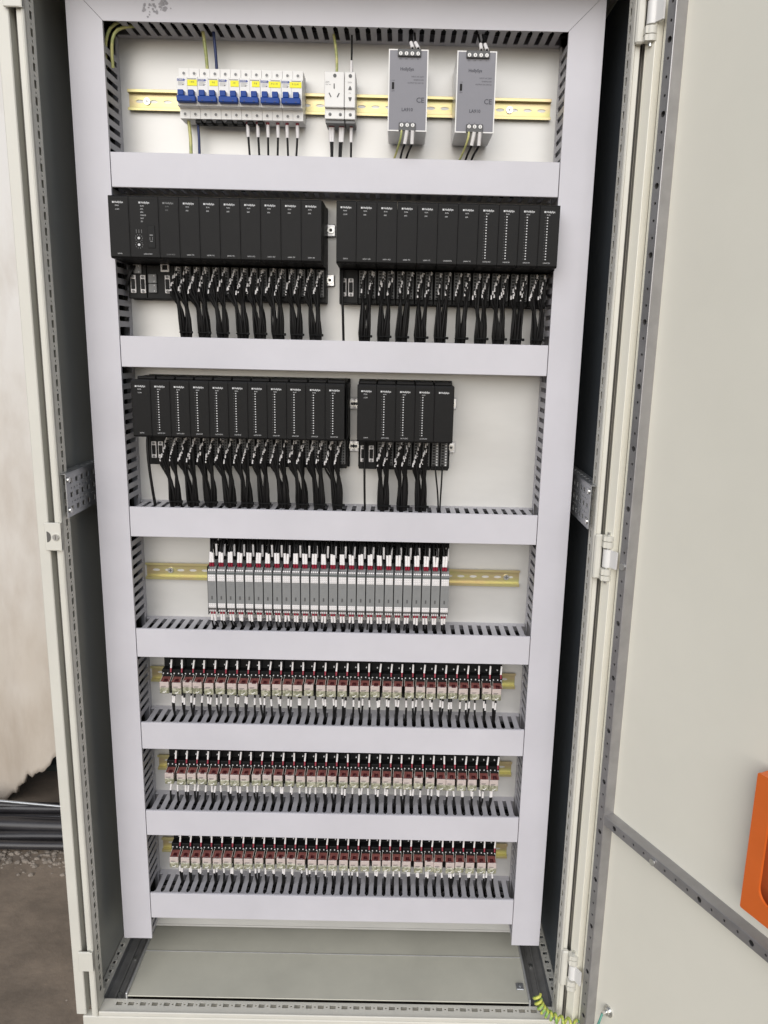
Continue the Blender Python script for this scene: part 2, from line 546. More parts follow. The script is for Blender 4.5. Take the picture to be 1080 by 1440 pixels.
# bottom front member
bmx = MB()
bmx.box(-.4750, .4750, 0.0, .0045, CZ0, CZ0 + .010, .0012)
bf = obj('base_rail', bmx.mesh('base_rail', 'frame'), cab)
hs = []
x = -.440
while x < .45:
    hs.append((x - .0062, x + .0062, .0195, .0285)); hs.append((x + .0105, x + .0145, .0220, .0260, 1))
    x += .025
obj('perforated_flange', MB().perf((-.4748, .4748), (.0047, .0338), hs, lambda u, v, d: (u, v, CZ0 + .0085 - d), .0006).mesh('perforated_flange', 'frame'), bf)
obj('flange_edge', MB().box(-.4748, .4748, .0340, .0355, CZ0 - .008, CZ0 + .0085).mesh('flange_edge', 'frame'), bf)
# top front member (above the picture)
obj('top_rail', MB().box(-.4750, .4750, 0.0, .0335, CZ1 - .03, CZ1, .001).mesh('top_rail', 'frame'), cab)
obj('roof', MB().box(-.5195, .5195, 0.0, .60, CZ1 + .001, CZ1 + .02, .002).mesh('roof', 'frame'), cab)
# side members in the base, running back
for sx in (-1, 1):
    X = lambda a: sx * a
    hs = []
    y = .06
    while y < .56:
        hs.append((y - .0045, y + .0045, .4840, .4930)); hs.append((y + .0110, y + .0140, .4868, .4902))
        y += .025
    sm_ = obj('side_base_rail', MB().box(X(.4985), X(.4970), .036, .598, .105, .1275).box(X(.4785), X(.4772), .036, .598, .085, .1275).mesh('side_base_rail', 'galv'), cab)
    obj('perforated_flange', MB().perf((.036, .598), (.4786, .4969), hs, lambda u, v, d: (X(v), u, .1272 - d), .0015).mesh('perforated_flange', 'frame'), sm_)
    ch = obj('floor_channel', MB().box(X(.4770), X(.4310), .036, .598, .110, .1125).box(X(.4600), X(.4570), .036, .598, .1126, .1185).box(X(.4470), X(.4450), .036, .598, .1126, .1155).mesh('floor_channel', 'channel'), cab)
    for k in range(6):
        obj('bolt', MB().cyl((X(.452), .06 + .1 * k, .1126), (0, 0, 1), .0048, .004, 8).mesh('bolt', 'screw'), ch)
    obj('floor_lip', MB().box(X(.4305), X(.4270), .036, .598, .098, .1420, .0006).mesh('floor_lip', 'alu'), cab)
# floor plates
for (a, b) in ((.0362, .1592), (.1612, .40), (.402, .597)):
    fp = obj('floor_panel', MB().box(-.4268, .4268, a, b, .1335, .1360, .0008).mesh('floor_panel', 'floor'), cab)
    if a < .1:
        obj('fold_edge', MB().box(-.4268, .4268, b, b + .0012, .1340, .1372).mesh('fold_edge', 'alu'), fp)
        obj('floor_clip', MB().box(.405, .421, .068, .086, .1364, .1395, .001).cyl((.414, .078, .1395), (0, 0, 1), .0035, .0025, 8).mesh('floor_clip', 'galv'), fp)
# side panels, back panel
for sx, mname in ((-1, 'sidepaint'), (1, 'darkside')):
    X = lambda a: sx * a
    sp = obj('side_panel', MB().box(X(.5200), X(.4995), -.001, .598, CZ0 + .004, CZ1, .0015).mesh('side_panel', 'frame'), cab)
    obj('panel_inside', MB().box(X(.4990), X(.4986), .05, .58, CZ0 + .01, CZ1 - .01).mesh('panel_inside', mname), sp)
obj('back_panel', MB().box(-.4980, .4980, .585, .598, CZ0 + .02, CZ1).mesh('back_panel', 'sidepaint'), cab)
# mounting plate
mp_ = obj('mounting_plate', MB().box(-.4440, .4480, YB, YB + .0025, .192, 2.10, .0008).box(-.4440, .4480, YB + .0005, YB + .022, .187, .1915).mesh('mounting_plate', 'plate'), cab)

# galvanised brackets between frame and mounting plate
for sx in (-1, 1):
    X = lambda a: sx * a
    hs = []
    for row, (zc, big) in enumerate(((1.246, 1), (1.233, 0), (1.221, 1), (1.208, 0), (1.196, 1))):
        y = .026
        k = 0
        while y < .40:
            if big:
                hs.append((y - .0055, y + .0055, zc - .0045, zc + .0045))
            else:
                hs.append((y - .002, y + .002, zc - .002, zc + .002, 1))
            y += .025 if big else .0125
    # rows are cut one sheet strip at a time
    mb = MB()
    edges = [1.260, 1.2385, 1.2275, 1.2145, 1.2025, 1.182]
    for row in range(5):
        rowh = [h for h in hs if edges[row + 1] < (h[2] + h[3]) / 2 < edges[row]]
        mb.perf((.006, .42), (edges[row + 1], edges[row]), rowh, lambda u, v, d: (X(.4655 + d), u, v), .0018)
    br = obj('side_bracket', mb.mesh('side_bracket', 'galv'), cab)
    obj('bracket_flange', MB().perf((.006, .42), (.4660, .4880), [(y, y + .012, .4735, .4800) for y in [.02 + .025 * k for k in range(15)]], lambda u, v, d: (X(v), u, 1.2602 + d), .0016).mesh('bracket_flange', 'galv'), br)
    for zc in (1.250, 1.195):
        obj('bolt', MB().cyl((X(.4654), .013, zc), (-sx, 0, 0), .0052, .003, 10).mesh('bolt', 'screw'), br)

# lock keepers on the latch side post
def keeper(z0, z1, moon):
    k = obj('lock_keeper', MB().box(-.5048, -.4752, -.0085, -.0040, z0, z1, .0012).box(-.4800, -.4752, -.0080, .0, z0, z1).mesh('lock_keeper', 'frame'), cab)
    zc = (z0 + z1) / 2
    if moon:
        poly = [(-.5005 + .0075 * math.sin(a), zc + .010 * math.cos(a)) for a in [math.pi * i / 8 for i in range(9)]]
        obj('catch_hole', MB().prism(poly, 'y', -.0090, -.0086).mesh('catch_hole', 'groove'), k)
        obj('screw', MB().cyl((-.4842, -.0086, zc), (0, -1, 0), .0058, .0028, 14).m(1).box(-.4846, -.4838, -.0120, -.0114, zc - .004, zc + .004).mesh('screw', 'screw', 'groove'), k)
keeper(1.1244, 1.1755, True)
keeper(.2360, .2815, False)
keeper(1.9960, 2.0450, False)

# door: plan frame (t along the door from the hinge, h toward the viewer's side)
DD = Vector((.4305, -.9026, 0)); DN = Vector((-.9026, -.4305, 0)); DP = Vector((.5333, -.0844, 0))
def DM(t, h, z):
    return DP + DD * t + DN * h + Vector((0, 0, z))
dz0, dz1 = .125, 2.115
dm = MB(DM)
dm.box(-.0895, .905, -.0245, -.0225, dz0, dz1)
dm.box(-.0895, -.0875, -.0224, .0, dz0, dz1)
dm.box(-.0874, -.0675, -.0022, .0, dz0, dz1, .0008)
dm.box(-.0695, -.0675, -.0140, -.0023, dz0, dz1)
dm.box(.903, .905, -.0224, .0, dz0, dz1)
dm.box(.884, .9029, -.0022, .0, dz0, dz1)
dm.box(-.0874, .9029, -.0224, .0, dz1 - .002, dz1)
dm.box(-.0874, .9029, -.0224, .0, dz0, dz0 + .002)
door = obj('door', dm.mesh('door', 'door'), cab)
obj('door_gasket', MB(DM).box(-.0672, -.0480, -.0224, -.0130, dz0 + .02, dz1 - .02, .002).mesh('door_gasket', 'door'), door)
def door_tube(name, vertical, a, b, c, h0=.0):
    # square tube with a perforated front face; a..b along, c centre across
    mb = MB(DM)
    w2 = .0088
    hs = []
    k = 0
    p = .0259 if vertical else .0251
    start = (1.9575 - p * 80) if vertical else 0.0
    q = start
    while q < b - .006:
        if q > a + .006:
            big = (round((q - start) / p) % 4 == 0)
            r = .0045 if big else .0022
            hs.append((q - r, q + r, c - r, c + r, 1))
        q += p
    if vertical:
        mb.perf((a, b), (c - w2, c + w2), hs, lambda u, v, d: (v, h0 - d, u), .0015)
        mb.box(c - w2, c - w2 + .0015, -.0222, -.0016, a, b)
        mb.box(c + w2 - .0015, c + w2, -.0222, -.0016, a, b)
    else:
        mb.perf((a, b), (c - w2, c + w2), hs, lambda u, v, d: (u, h0 - d, v), .0015)
        mb.box(a, b, -.0222, -.0016, c - w2, c - w2 + .0015)
        mb.box(a, b, -.0222, -.0016, c + w2 - .0015, c + w2)
    # bright rolled corner
    if vertical:
        mb.box(c + w2 - .0022, c + w2 + .0006, -.003, .0008, a, b, .0009)
    else:
        mb.box(a, b, -.003, .0008, c + w2 - .0022, c + w2 + .0006, .0009)
    return obj(name, mb.mesh(name, 'tube'), door)
door_tube('door_stiffener', True, dz0 + .01, dz1 - .01, -.0373)
door_tube('door_stiffener', True, dz0 + .01, dz1 - .01, .862)
door_tube('door_stiffener', False, -.0283, .852, .6400)
door_tube('door_stiffener', False, -.0283, .852, 1.96 + .12)
def door_screw(t, h, z, r=.0062):
    o = obj('screw', MB().cyl(DM(t, h, z), DN, r, .003, 14).mesh('screw', 'screw'), door)
door_screw(.0986, .0002, .6385)
door_screw(-.0373, .0002, 1.1298)
obj('earth_stud', MB().cyl(DM(.0078, -.0224, .2392), DN, .0115, .0022, 18).cyl(DM(.0078, -.0202, .2392), DN, .0075, .006, 6).cyl(DM(.0078, -.0142, .2392), DN, .0038, .009, 10).mesh('earth_stud', 'screw'), door)

# hinges
def hinge(z0, z1):
    cx, cy, r = .4985, -.0165, .0098
    k = (z1 - z0)
    mb = MB()
    mb.box(.4768, .4900, -.0120, -.0006, z0, z1, .0025)
    for (a, b) in ((z0, z0 + k * .11), (z0 + k * .125, z0 + k * .26), (z1 - k * .26, z1 - k * .125), (z1 - k * .11, z1)):
        mb.tube([(cx, cy, a), (cx, cy, b)], r, 16)
        mb.box(.4880, cx, cy - .0072, cy + .0080, a + .0003, b - .0003)
    h = obj('hinge', mb.mesh('hinge', 'frame'), cab)
    lf = MB()
    lf.tube([(cx, cy, z0 + k * .30), (cx, cy, z1 - k * .30)], .0082, 16)
    a = Vector((cx, cy, 0)); b = DM(-.052, .0012, 0)
    d = (b - a).normalized(); nn = Vector((d.y, -d.x, 0))
    P = lambda u, v, z: a + d * u + nn * v + Vector((0, 0, z))
    L = (b - a).length
    vs = [P(u, v, z) for u in (.004, L) for v in (-.0016, .0016) for z in (z0 + k * .31, z1 - k * .31)]
    lf.add(vs, [(0, 1, 3, 2), (4, 6, 7, 5), (0, 4, 5, 1), (2, 3, 7, 6), (0, 2, 6, 4), (1, 5, 7, 3)])
    obj('hinge_leaf', lf.mesh('hinge_leaf', 'white'), h)
    obj('hinge_pin', MB().tube([(cx, cy, z0 - .006), (cx, cy, z1 + .006)], .0030, 10).mesh('hinge_pin', 'screw'), h)
hinge(1.0950, 1.1765)
hinge(.2270, .3085)
hinge(1.9650, 2.0465)

# orange document pocket on the door
pk = thing('document_pocket', 'orange plastic document pocket fixed inside the open door', 'document holder', (0, 0, 0))
t0, t1, z0, z1, hf = .2835, .5435, .6940, .9150, .0125
def ring(inner, outer, h0, h1, mb):
    n = len(inner)
    vs = [(p[0], h1, p[1]) for p in outer] + [(p[0], h1, p[1]) for p in inner] + [(p[0], h0, p[1]) for p in outer] + [(p[0], h0, p[1]) for p in inner]
    fs = []
    for i in range(n):
        j = (i + 1) % n
        fs += [(i, j, n + j, n + i), (2 * n + i, 3 * n + i, 3 * n + j, 2 * n + j), (i, 2 * n + i, 2 * n + j, j), (n + i, n + j, 3 * n + j, 3 * n + i)]
    mb.add(vs, fs)
def rr(a0, a1, b0, b1, r, k=6):
    out = []
    for cx, cz, s in ((a1 - r, b1 - r, 0), (a0 + r, b1 - r, 1), (a0 + r, b0 + r, 2), (a1 - r, b0 + r, 3)):
        for i in range(k + 1):
            a = math.pi / 2 * (s + i / k)
            out.append((cx + r * math.cos(a), cz + r * math.sin(a)))
    return out
mb = MB(DM)
ring(rr(t0 + .026, t1 - .026, z0 + .030, z1 - .045, .022), rr(t0, t1, z0, z1, .003), hf - .004, hf, mb)
ring(rr(t0 + .003, t1 - .003, z0 + .003, z1 - .003, .003), rr(t0 + .0003, t1 - .0003, z0 + .0003, z1 - .0003, .003), -.0222, hf - .0042, mb)
obj('pocket_front', mb.mesh('pocket_front', 'orange'), pk)
mb = MB(DM)
mb.box(t0 + .0035, t1 - .0035, -.0222, -.0190, z0 + .0035, z1 + .008, .001)
mb.box(t0 + .012, t0 + .030, -.0222, -.0120, z1 + .0085, z1 + .022, .002)
obj('pocket_back', mb.mesh('pocket_back', 'pocketback'), pk)
rb = MB(DM)
for k in range(3):
    rb.box(t0 + .05 + k * .07, t0 + .054 + k * .07, -.0189, -.0165, z0 + .012, z1 - .012, .0006)
obj('moulded_rib', rb.mesh('moulded_rib', 'pocketback'), pk)

# ------------------------------------------------------------------ cable trunking
PITCH = .0184
def finger_poly():
    a, b = .0051, .0078
    return [(-a, .1640), (a, .1640), (a, .1110), (b, .1072), (b, .1030), (-b, .1030), (-b, .1072), (-a, .1110)]
def finger_mesh(kind):
    mb = MB()
    p = finger_poly()
    if kind == 'h':          # lies in XY, thickness along z (+-)
        mb.prism(p, 'z', -.0008, .0008)
    else:                    # upright trunk: runs along z, lies in YZ, thickness along x
        mb.prism([(q[1], q[0]) for q in p], 'x', -.0008, .0008)
    return mb.mesh('duct_finger', 'ductshaded')
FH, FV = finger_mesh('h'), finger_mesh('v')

def cable_fill(kind, a, b, c0, c1, seed):
    # the black cores laid inside a trunk
    rr_ = random.Random(seed)
    mb = MB()
    n = 16
    for i in range(n):
        y = .116 + .050 * ((i * 7) % n) / n
        c = c0 + .006 + (c1 - c0 - .012) * (i + .5) / n
        pts = []
        k = 14
        for j in range(k + 1):
            u = a + (b - a) * j / k
            yy = y + rr_.uniform(-.004, .004); cc = c + rr_.uniform(-.003, .003)
            pts.append((u, yy, cc) if kind == 'h' else (cc, yy, u))
        mb.tube(pts, .0034, 5)
    return mb.mesh('cable_run', 'wire')

def htrunk(z0, z1, label, seen, x0=XI0 + .0012, x1=XI1 - .0012, off=0.0, skip=0):
    d = thing('cable_trunk', label, 'cable trunking', (0, 0, 0), 'slotted cable trunking on the mounting plate')
    obj('cover', MB().box(x0, x1, YF - .0010, YF + .0010, z0, z1, .0006).box(x0, x1, YF + .0011, YF + .0040, z1 - .0009, z1 + .0004).box(x0, x1, YF + .0011, YF + .0040, z0 - .0004, z0 + .0009).mesh('cover', 'duct'), d)
    mb = MB()
    mb.box(x0, x1, YB - .0018, YB - .0002, z0 + .002, z1 - .002)
    mb.box(x0, x1, .164, YB - .0003, z1 - .0026, z1 - .0010)
    mb.box(x0, x1, .164, YB - .0003, z0 + .0010, z0 + .0026)
    obj('base', mb.mesh('base', 'ductshaded'), d)
    n = int((x1 - x0 - .004) / PITCH)
    s = x0 + ((x1 - x0) - (n - 1) * PITCH) / 2 + off
    other = MB()
    for i in range(n):
        x = s + i * PITCH
        if seen in ('top', 'both') : obj('duct_finger', FH, d, (x, 0, z1 - .0018))
        if seen in ('bottom', 'both') and i >= skip: obj('duct_finger', FH, d, (x, 0, z0 + .0018))
        for nm, zz in (('top', z1 - .0018), ('bottom', z0 + .0018)):
            if seen not in (nm, 'both'):
                other.prism([(x + q[0], q[1]) for q in finger_poly()], 'z', zz - .0008, zz + .0008)
    if other.v:
        obj('rear_slotted_wall', other.mesh('rear_slotted_wall', 'ductshaded'), d, kind='stuff')
    obj('cable_run', cable_fill('h', x0 + .01, x1 - .01, z0, z1, int(z0 * 1000)), d, kind='stuff')
    return d
TR = [(1.7570, 1.8140), (1.4476, 1.5025), (1.1262, 1.1840), (.8784, .9373), (.6770, .7350), (.4772, .5343), (.2755, .3357)]
tl = ['grey trunk across the cabinet below the circuit breakers', 'grey trunk across the cabinet below the upper controller racks', 'grey trunk across the cabinet below the lower controller racks', 'grey trunk across the cabinet below the row of isolators', 'grey trunk across the cabinet below the uppermost relay row', 'grey trunk across the cabinet below the middle relay row', 'grey trunk across the cabinet just above its floor, below the lowest relays']
sn = ['bottom', 'both', 'top', 'top', 'top', 'top', 'top']
for (a, b), l, s in zip(TR, tl, sn):
    htrunk(a, b, l, s)
# top trunk with mitred cover
ZT0, ZT1 = 2.0182, 2.0775
tt = thing('cable_trunk', 'grey trunk along the top of the mounting plate, with mitred ends', 'cable trunking', (0, 0, 0), 'slotted cable trunking on the mounting plate')
g_ = .0013
cv = obj('cover', MB().prism([(XI0 + g_, ZT0), (XI1 - g_, ZT0), (XI1 + .0600 - g_, ZT1), (XI0 - .0600 + g_, ZT1)], 'y', YF - .0010, YF + .0010).mesh('cover', 'duct'), tt)
mb = MB()
mb.box(XI0 - .055, XI1 + .055, YB - .0018, YB - .0002, ZT0 + .002, ZT1)
mb.box(XI0 + .002, XI1 - .002, .164, YB - .0003, ZT0 + .0010, ZT0 + .0026)
mb.box(XI0 - .055, XI1 + .055, YF + .0012, YB - .0003, ZT1 - .0016, ZT1)
obj('base', mb.mesh('base', 'ductshaded'), tt)
n = 41
for i in range(n):
    x = XI0 + .031 + i * PITCH
    if x < XI1 - .006:
        obj('duct_finger', FH, tt, (x, 0, ZT0 + .0018))
obj('cable_run', cable_fill('h', XI0 - .03, XI1 + .03, ZT0, ZT1, 5), tt, kind='stuff')
# grey smudges of old adhesive on the cover
rs = MB()
r2 = random.Random(3)
for i in range(60):
    x = r2.uniform(-.322, -.281) if i % 3 else r2.uniform(-.300, -.272)
    z = 2.030 + (x + .33) * .30 + r2.uniform(-.010, .016)
    s = r2.uniform(.0008, .0034)
    rs.prism([(x + s * r2.uniform(.5, 1.2) * math.cos(a), z + s * r2.uniform(.5, 1.2) * math.sin(a)) for a in [6.283 * k / 7 for k in range(7)]], 'y', YF - .00125 - i * .000004, YF - .0011)
obj('adhesive_residue', rs.mesh('adhesive_residue', 'residue'), cv, kind='stuff')

def vtrunk(sx, label):
    d = thing('cable_trunk', label, 'cable trunking', (0, 0, 0), 'slotted cable trunking on the mounting plate')
    xi = XI0 if sx < 0 else XI1
    xo = xi + sx * .0600
    zb = .2235
    lo, hi = ZT0, ZT1
    poly = [(xi, zb), (xi, lo + .0004), (xo, hi + .0004), (xo, zb)]
    obj('cover', MB().prism(poly, 'y', YF - .0012, YF + .0012).box(xi, xi + sx * .0012, YF + .0013, YF + .0050, zb, lo).box(xo, xo - sx * .0012, YF + .0013, YF + .0050, zb, hi).mesh('cover', 'duct'), d)
    mb = MB()
    mb.box(xi + sx * .002, xo - sx * .002, YB - .0018, YB - .0002, zb, hi)
    mb.box(xi + sx * .0010, xi + sx * .0026, .164, YB - .0003, zb, lo)
    mb.box(xo - sx * .0010, xo - sx * .0026, YF + .0051, YB - .0003, zb, hi)
    obj('base', mb.mesh('base', 'ductshaded'), d)
    obj('end_cap', MB().box(xi + sx * .003, xo - sx * .003, YF + .0015, YB - .002, zb, zb + .0015).mesh('end_cap', 'duct'), d)
    z = zb + .012
    k = 0
    while z < lo - (.030 if sx < 0 else .008):
        if not any(a - .004 < z < b + .004 for a, b in TR):
            obj('duct_finger', FV, d, (xi + sx * .0018, 0, z))
        z += PITCH * 1.03
    obj('cable_run', cable_fill('v', zb + .02, hi - .01, min(xi, xo), max(xi, xo), 11 if sx < 0 else 12), d, kind='stuff')
vtrunk(-1, 'tall upright grey trunk beside the lock keepers, away from the open door')
vtrunk(1, 'tall upright grey trunk nearest the hinges of the open door')
# green and yellow leads bending through the open corner of the trunking
for i, (dx, dz, m_) in enumerate(((.0, .0, 'gy'), (.012, -.010, 'gy'))):
    o = obj('earth_wire', MB().tube(bez((-.398 + dx, .128, 1.955), (-.398 + dx, .120, 2.02 + dz), (-.380, .120, 2.026 + dz), (-.345, .130, 2.032 + dz)), .0028, 8).mesh('earth_wire', m_))
    tag(o, ('outer' if i == 0 else 'inner') + ' yellow green wire bending through the top corner of the trunking', 'wire')

# ------------------------------------------------------------------ DIN rails
def screw_mesh(r=.0058):
    return MB().cyl((0, 0, 0), (0, -1, 0), r, .0026, 16).m(1).box(-.0036, .0036, -.0030, -.0025, -.0006, .0006).box(-.0006, .0006, -.0030, -.0025, -.0036, .0036).mesh('screw', 'screw', 'dgray')
SCR = screw_mesh()
def din_rail(x0, x1, zc, label, scr):
    d = thing('mounting_rail', label, 'mounting rail', (0, YB, zc), 'yellow zinc mounting rails')
    mb = MB()
    hs = []
    x = x0 + .012
    while x + .016 < x1:
        hs.append((x, x + .0145, -.0026, .0026, 1))
        x += .025
    mb.perf((x0, x1), (-.0135, .0135), hs, lambda u, v, dd: (u, -.0012 + dd * .8, v), .0012)
    for s in (-1, 1):
        mb.box(x0, x1, -.0100, -.0004, s * .0123, s * .0135)
        mb.box(x0, x1, -.0112, -.0099, s * .0124, s * .0176, .0004)
    obj('rail_body', mb.mesh('rail_body', 'rail'), d)
    for sx in scr:
        obj('screw', SCR, d, (sx, -.0014, 0))
din_rail(-.3765, .3835, 1.9165, 'yellow zinc rail carrying the circuit breakers', (-.344, .310))
din_rail(-.3870, .3765, 1.0365, 'yellow zinc rail carrying the grey isolators', (-.338, .350))
din_rail(-.3870, .3800, .8110, 'yellow zinc rail carrying the uppermost relay row', ())
din_rail(-.3815, .3835, .6060, 'yellow zinc rail carrying the middle relay row', ())
din_rail(-.3815, .3845, .4045, 'yellow zinc rail carrying the lowest relay row', ())

# ------------------------------------------------------------------ circuit breakers
def breakers():
    W = .0360
    hm = MB()
    hm.prism([(.1150, 1.8950), (.1150, 1.9404), (.1300, 1.9415), (.1300, 1.9580), (.1690, 1.9580), (.1690, 1.8780), (.1300, 1.8780), (.1300, 1.8942)], 'x', .0003, W / 2 - .0002)
    hm.prism([(.1150, 1.8950), (.1150, 1.9404), (.1300, 1.9415), (.1300, 1.9580), (.1690, 1.9580), (.1690, 1.8780), (.1300, 1.8780), (.1300, 1.8942)], 'x', W / 2 + .0002, W - .0003)
    H = hm.mesh('housing', 'white')
    rec = MB()
    for o in (.0, .018):
        rec.box(o + .0028, o + .0152, .1144, .1149, 1.8975, 1.9180)
    REC = rec.mesh('toggle_recess', 'white')
    tg = MB()
    for o in (.0038, .0215):
        tg.box(o, o + .0100, .1034, .1140, 1.9080, 1.9172, .0008)
    tg.box(.0018, .0342, .1030, .1140, 1.8984, 1.9079, .0010)
    tg.m(1).box(.0085, .0115, .1022, .1029, 1.8998, 1.9012).box(.0250, .0280, .1022, .1029, 1.8998, 1.9012)
    TG = tg.mesh('toggle', 'blue', 'bluew')
    bt = MB().prism([(.0008, 1.9372), (.0130, 1.9372), (.0152, 1.9354), (.0130, 1.9336), (.0008, 1.9336)], 'y', .1146, .1149)
    BT = bt.mesh('brand_tag', 'bluetag')
    LT = MB().box(.0186, .0340, .1146, .1149, 1.9366, 1.9377).mesh('dark_line', 'gray')
    sc = MB()
    for z in (1.9500, 1.8850):
        for o in (.0090, .0270):
            sc.m(0).cyl((o, .1299, z), (0, -1, 0), .0036, .0006, 12)
            sc.m(1).cyl((o, .1293, z), (0, -1, 0), .0024, .0004, 10)
    SC = sc.mesh('terminal_screw', 'white', 'gray')
    DT = MB().box(.0098, .0118, .1146, .1149, 1.9270, 1.9282).box(.0278, .0298, .1146, .1149, 1.9268, 1.9280).mesh('indicator_window', 'dgray')
    fine = MB()
    for k in range(4):
        fine.box(.0020, .0140 - .002 * (k % 2), .1147, .1149, 1.9318 - k * .0016, 1.9322 - k * .0016)
    FN = fine.mesh('fine_print', 'gray')
    lets = [('1 M E', .0010, .016), ('P E', .0008, .014), ('I E', .0008, .014), ('P B', .0008, .013), ('P S 1 M', .0, .020), ('P S 2 M', .0, .020)]
    for i in range(6):
        x = -.2733 + i * W
        t = thing('circuit_breaker', 'white breaker with blue toggles and yellow label, %s of six from the door side' % ORD[5 - i], 'circuit breaker', (x, 0, 0), 'circuit breakers in a row on the top rail')
        obj('housing', H, t); obj('toggle', TG, t); obj('toggle_recess', REC, t)
        b = obj('brand_tag', BT, t)
        obj('lettering', text('CHNT', .0036, 'print', bold=.0001), b, (.0066, .1143, 1.9353))
        obj('dark_line', LT, t); obj('terminal_screw', SC, t); obj('indicator_window', DT, t); obj('fine_print', FN, t)
        wl = lets[i][2]
        a = .0345 - wl
        lb = obj('yellow_label', MB().box(a, .0350, .1142, .1146, 1.9262 + (i % 2) * .0004, 1.9358, .0002).mesh('yellow_label', 'yellow'), t)
        obj('lettering', text(lets[i][0], .0036, 'grayprint'), lb, ((a + .0345) / 2, .1139, 1.9318))
breakers()
# dark terminal mouths under the breakers
bb = MB()
for i in range(7):
    bb.box(-.2480 + i * .0182, -.2370 + i * .0182, .1345, .1500, 1.8715, 1.8776, .001)
bb.box(-.2470, -.1290, .1510, .1560, 1.8725, 1.8770, .001)
tag(obj('busbar', bb.mesh('busbar', 'blackd')), 'short black comb busbar under the circuit breakers', 'busbar')

def lead(name, label, cat, pts, r, m_, sleeve=None, group=None, srad=None, ferr=None):
    """a wire: core, plus a white marker sleeve over part of it"""
    t = thing(name, label, cat, (0, 0, 0), group)
    obj('core', MB().tube(pts, r, 6).mesh('core', m_), t)
    if sleeve:
        obj('sleeve', MB().tube(sleeve, srad or r * 1.45, 8).mesh('sleeve', 'sleeve'), t)
    if ferr:
        obj('ferrule', MB().tube(ferr, (srad or r * 1.45) * .95, 8).mesh('ferrule', 'ferrule'), t)
    return t
G1 = 'wires on the circuit breaker rail'
lead('breaker_wire', 'yellow green wire dropping from the top trunk to the breakers', 'wire', bez((-.233, .140, 2.030), (-.228, .138, 2.00), (-.2265, .142, 1.98), (-.2265, .145, 1.955)), .0030, 'gy', group=G1)
lead('breaker_wire', 'dark blue wire dropping from the top trunk to the breakers', 'wire', bez((-.214, .140, 2.030), (-.211, .138, 2.00), (-.210, .142, 1.98), (-.210, .145, 1.955)), .0027, 'bluew', group=G1)
lead('breaker_wire', 'yellow green wire running from the breakers down into the trunk below', 'wire', [(-.263, .145, 1.884), (-.2605, .147, 1.85), (-.260, .145, 1.80)], .0030, 'gy', group=G1)
lead('breaker_wire', 'dark blue wire running from the breakers down into the trunk below', 'wire', [(-.2465, .145, 1.884), (-.2455, .147, 1.85), (-.2450, .145, 1.80)], .0024, 'bluew', group=G1)
for i, x in enumerate((-.1578, -.1400, -.1222, -.1043, -.0879, -.0696)):
    j = (.002, .0015, 0, -.001, .001, -.002)[i]
    lead('breaker_wire', 'black wire with white sleeve under the breakers, %s of six from the door side' % ORD[5 - i], 'wire',
         bez((x, .145, 1.880), (x, .147, 1.85), (x + j, .148, 1.83), (x + j * 2, .144, 1.80)), .0020, 'wire',
         [(x, .1450, 1.8745), (x + .0003, .1465, 1.8540)], G1, .0032, [(x, .1447, 1.8790), (x, .1450, 1.8746)])

# ------------------------------------------------------------------ sockets
def outlet(x0, x1, pins, label):
    t = thing('power_outlet', label, 'power outlet', (0, 0, 0), 'power outlets on the top rail')
    mb = MB()
    mb.box(x0 + .0003, x1 - .0003, .1150, .1690, 1.8975, 1.9541, .001)
    mb.box(x0 + .0003, x1 - .0003, .1215, .1690, 1.8805, 1.8972, .001)
    obj('housing', mb.mesh('housing', 'white'), t)
    obj('foot', MB().box(x0 + .0012, x1 - .0003, .126, .168, 1.8745, 1.8803, .001).mesh('foot', 'gray'), t)
    pm = MB()
    if pins == 3:
        pm.box(-.0029, -.0011, .1143, .1150, 1.9272, 1.9350)
        for s in (-1, 1):
            c = (-.0020 + s * .0071, 1.9170)
            a = s * R(-28)
            q = [(c[0] + u * math.cos(a) - v * math.sin(a), c[1] + u * math.sin(a) + v * math.cos(a)) for u, v in ((-.0009, -.0037), (.0009, -.0037), (.0009, .0037), (-.0009, .0037))]
            pm.prism(q, 'y', .1143, .1150)
    else:
        pm.prism([(.0225, 1.9255), (.0285, 1.9255), (.0275, 1.9290), (.0262, 1.9315), (.0248, 1.9315), (.0235, 1.9290)], 'y', .1143, .1150)
        pm.prism([(.0225, 1.9140), (.0285, 1.9140), (.0275, 1.9105), (.0262, 1.9078), (.0248, 1.9078), (.0235, 1.9105)], 'y', .1143, .1150)
    obj('pin_slot', pm.mesh('pin_slot', 'dgray'), t)
    obj('top_terminal', MB().cyl(((-.0009 if pins == 3 else .0258), .1150, 1.9475), (0, -1, 0), .0030, .0007, 12).mesh('top_terminal', 'dgray'), t)
    lw = MB()
    for x in ((-.0096, .0084) if pins == 3 else (.0258,)):
        lw.m(0).cyl((x, .1215, 1.8880), (0, -1, 0), .0028, .0006, 12).m(1).cyl((x + .0004, .1209, 1.8874), (0, -1, 0), .0016, .0004, 8)
    obj('terminal_screw', lw.mesh('terminal_screw', 'gray', 'dgray'), t)
    obj('lettering', text('250V', .0034, 'gray', 'LEFT'), t, ((-.0172 if pins == 3 else .0212), .1147, 1.9372))
    obj('lettering', text('10A 16A' if pins == 3 else '10A', .0026, 'gray', 'LEFT'), t, ((-.0172 if pins == 3 else .0226), .1147, 1.9335 if pins == 3 else 1.9205))
outlet(-.0191, .0155, 3, 'wide white outlet with three slanted slots on the top rail')
outlet(.0157, .0348, 2, 'narrow white outlet with two rounded slots on the top rail')
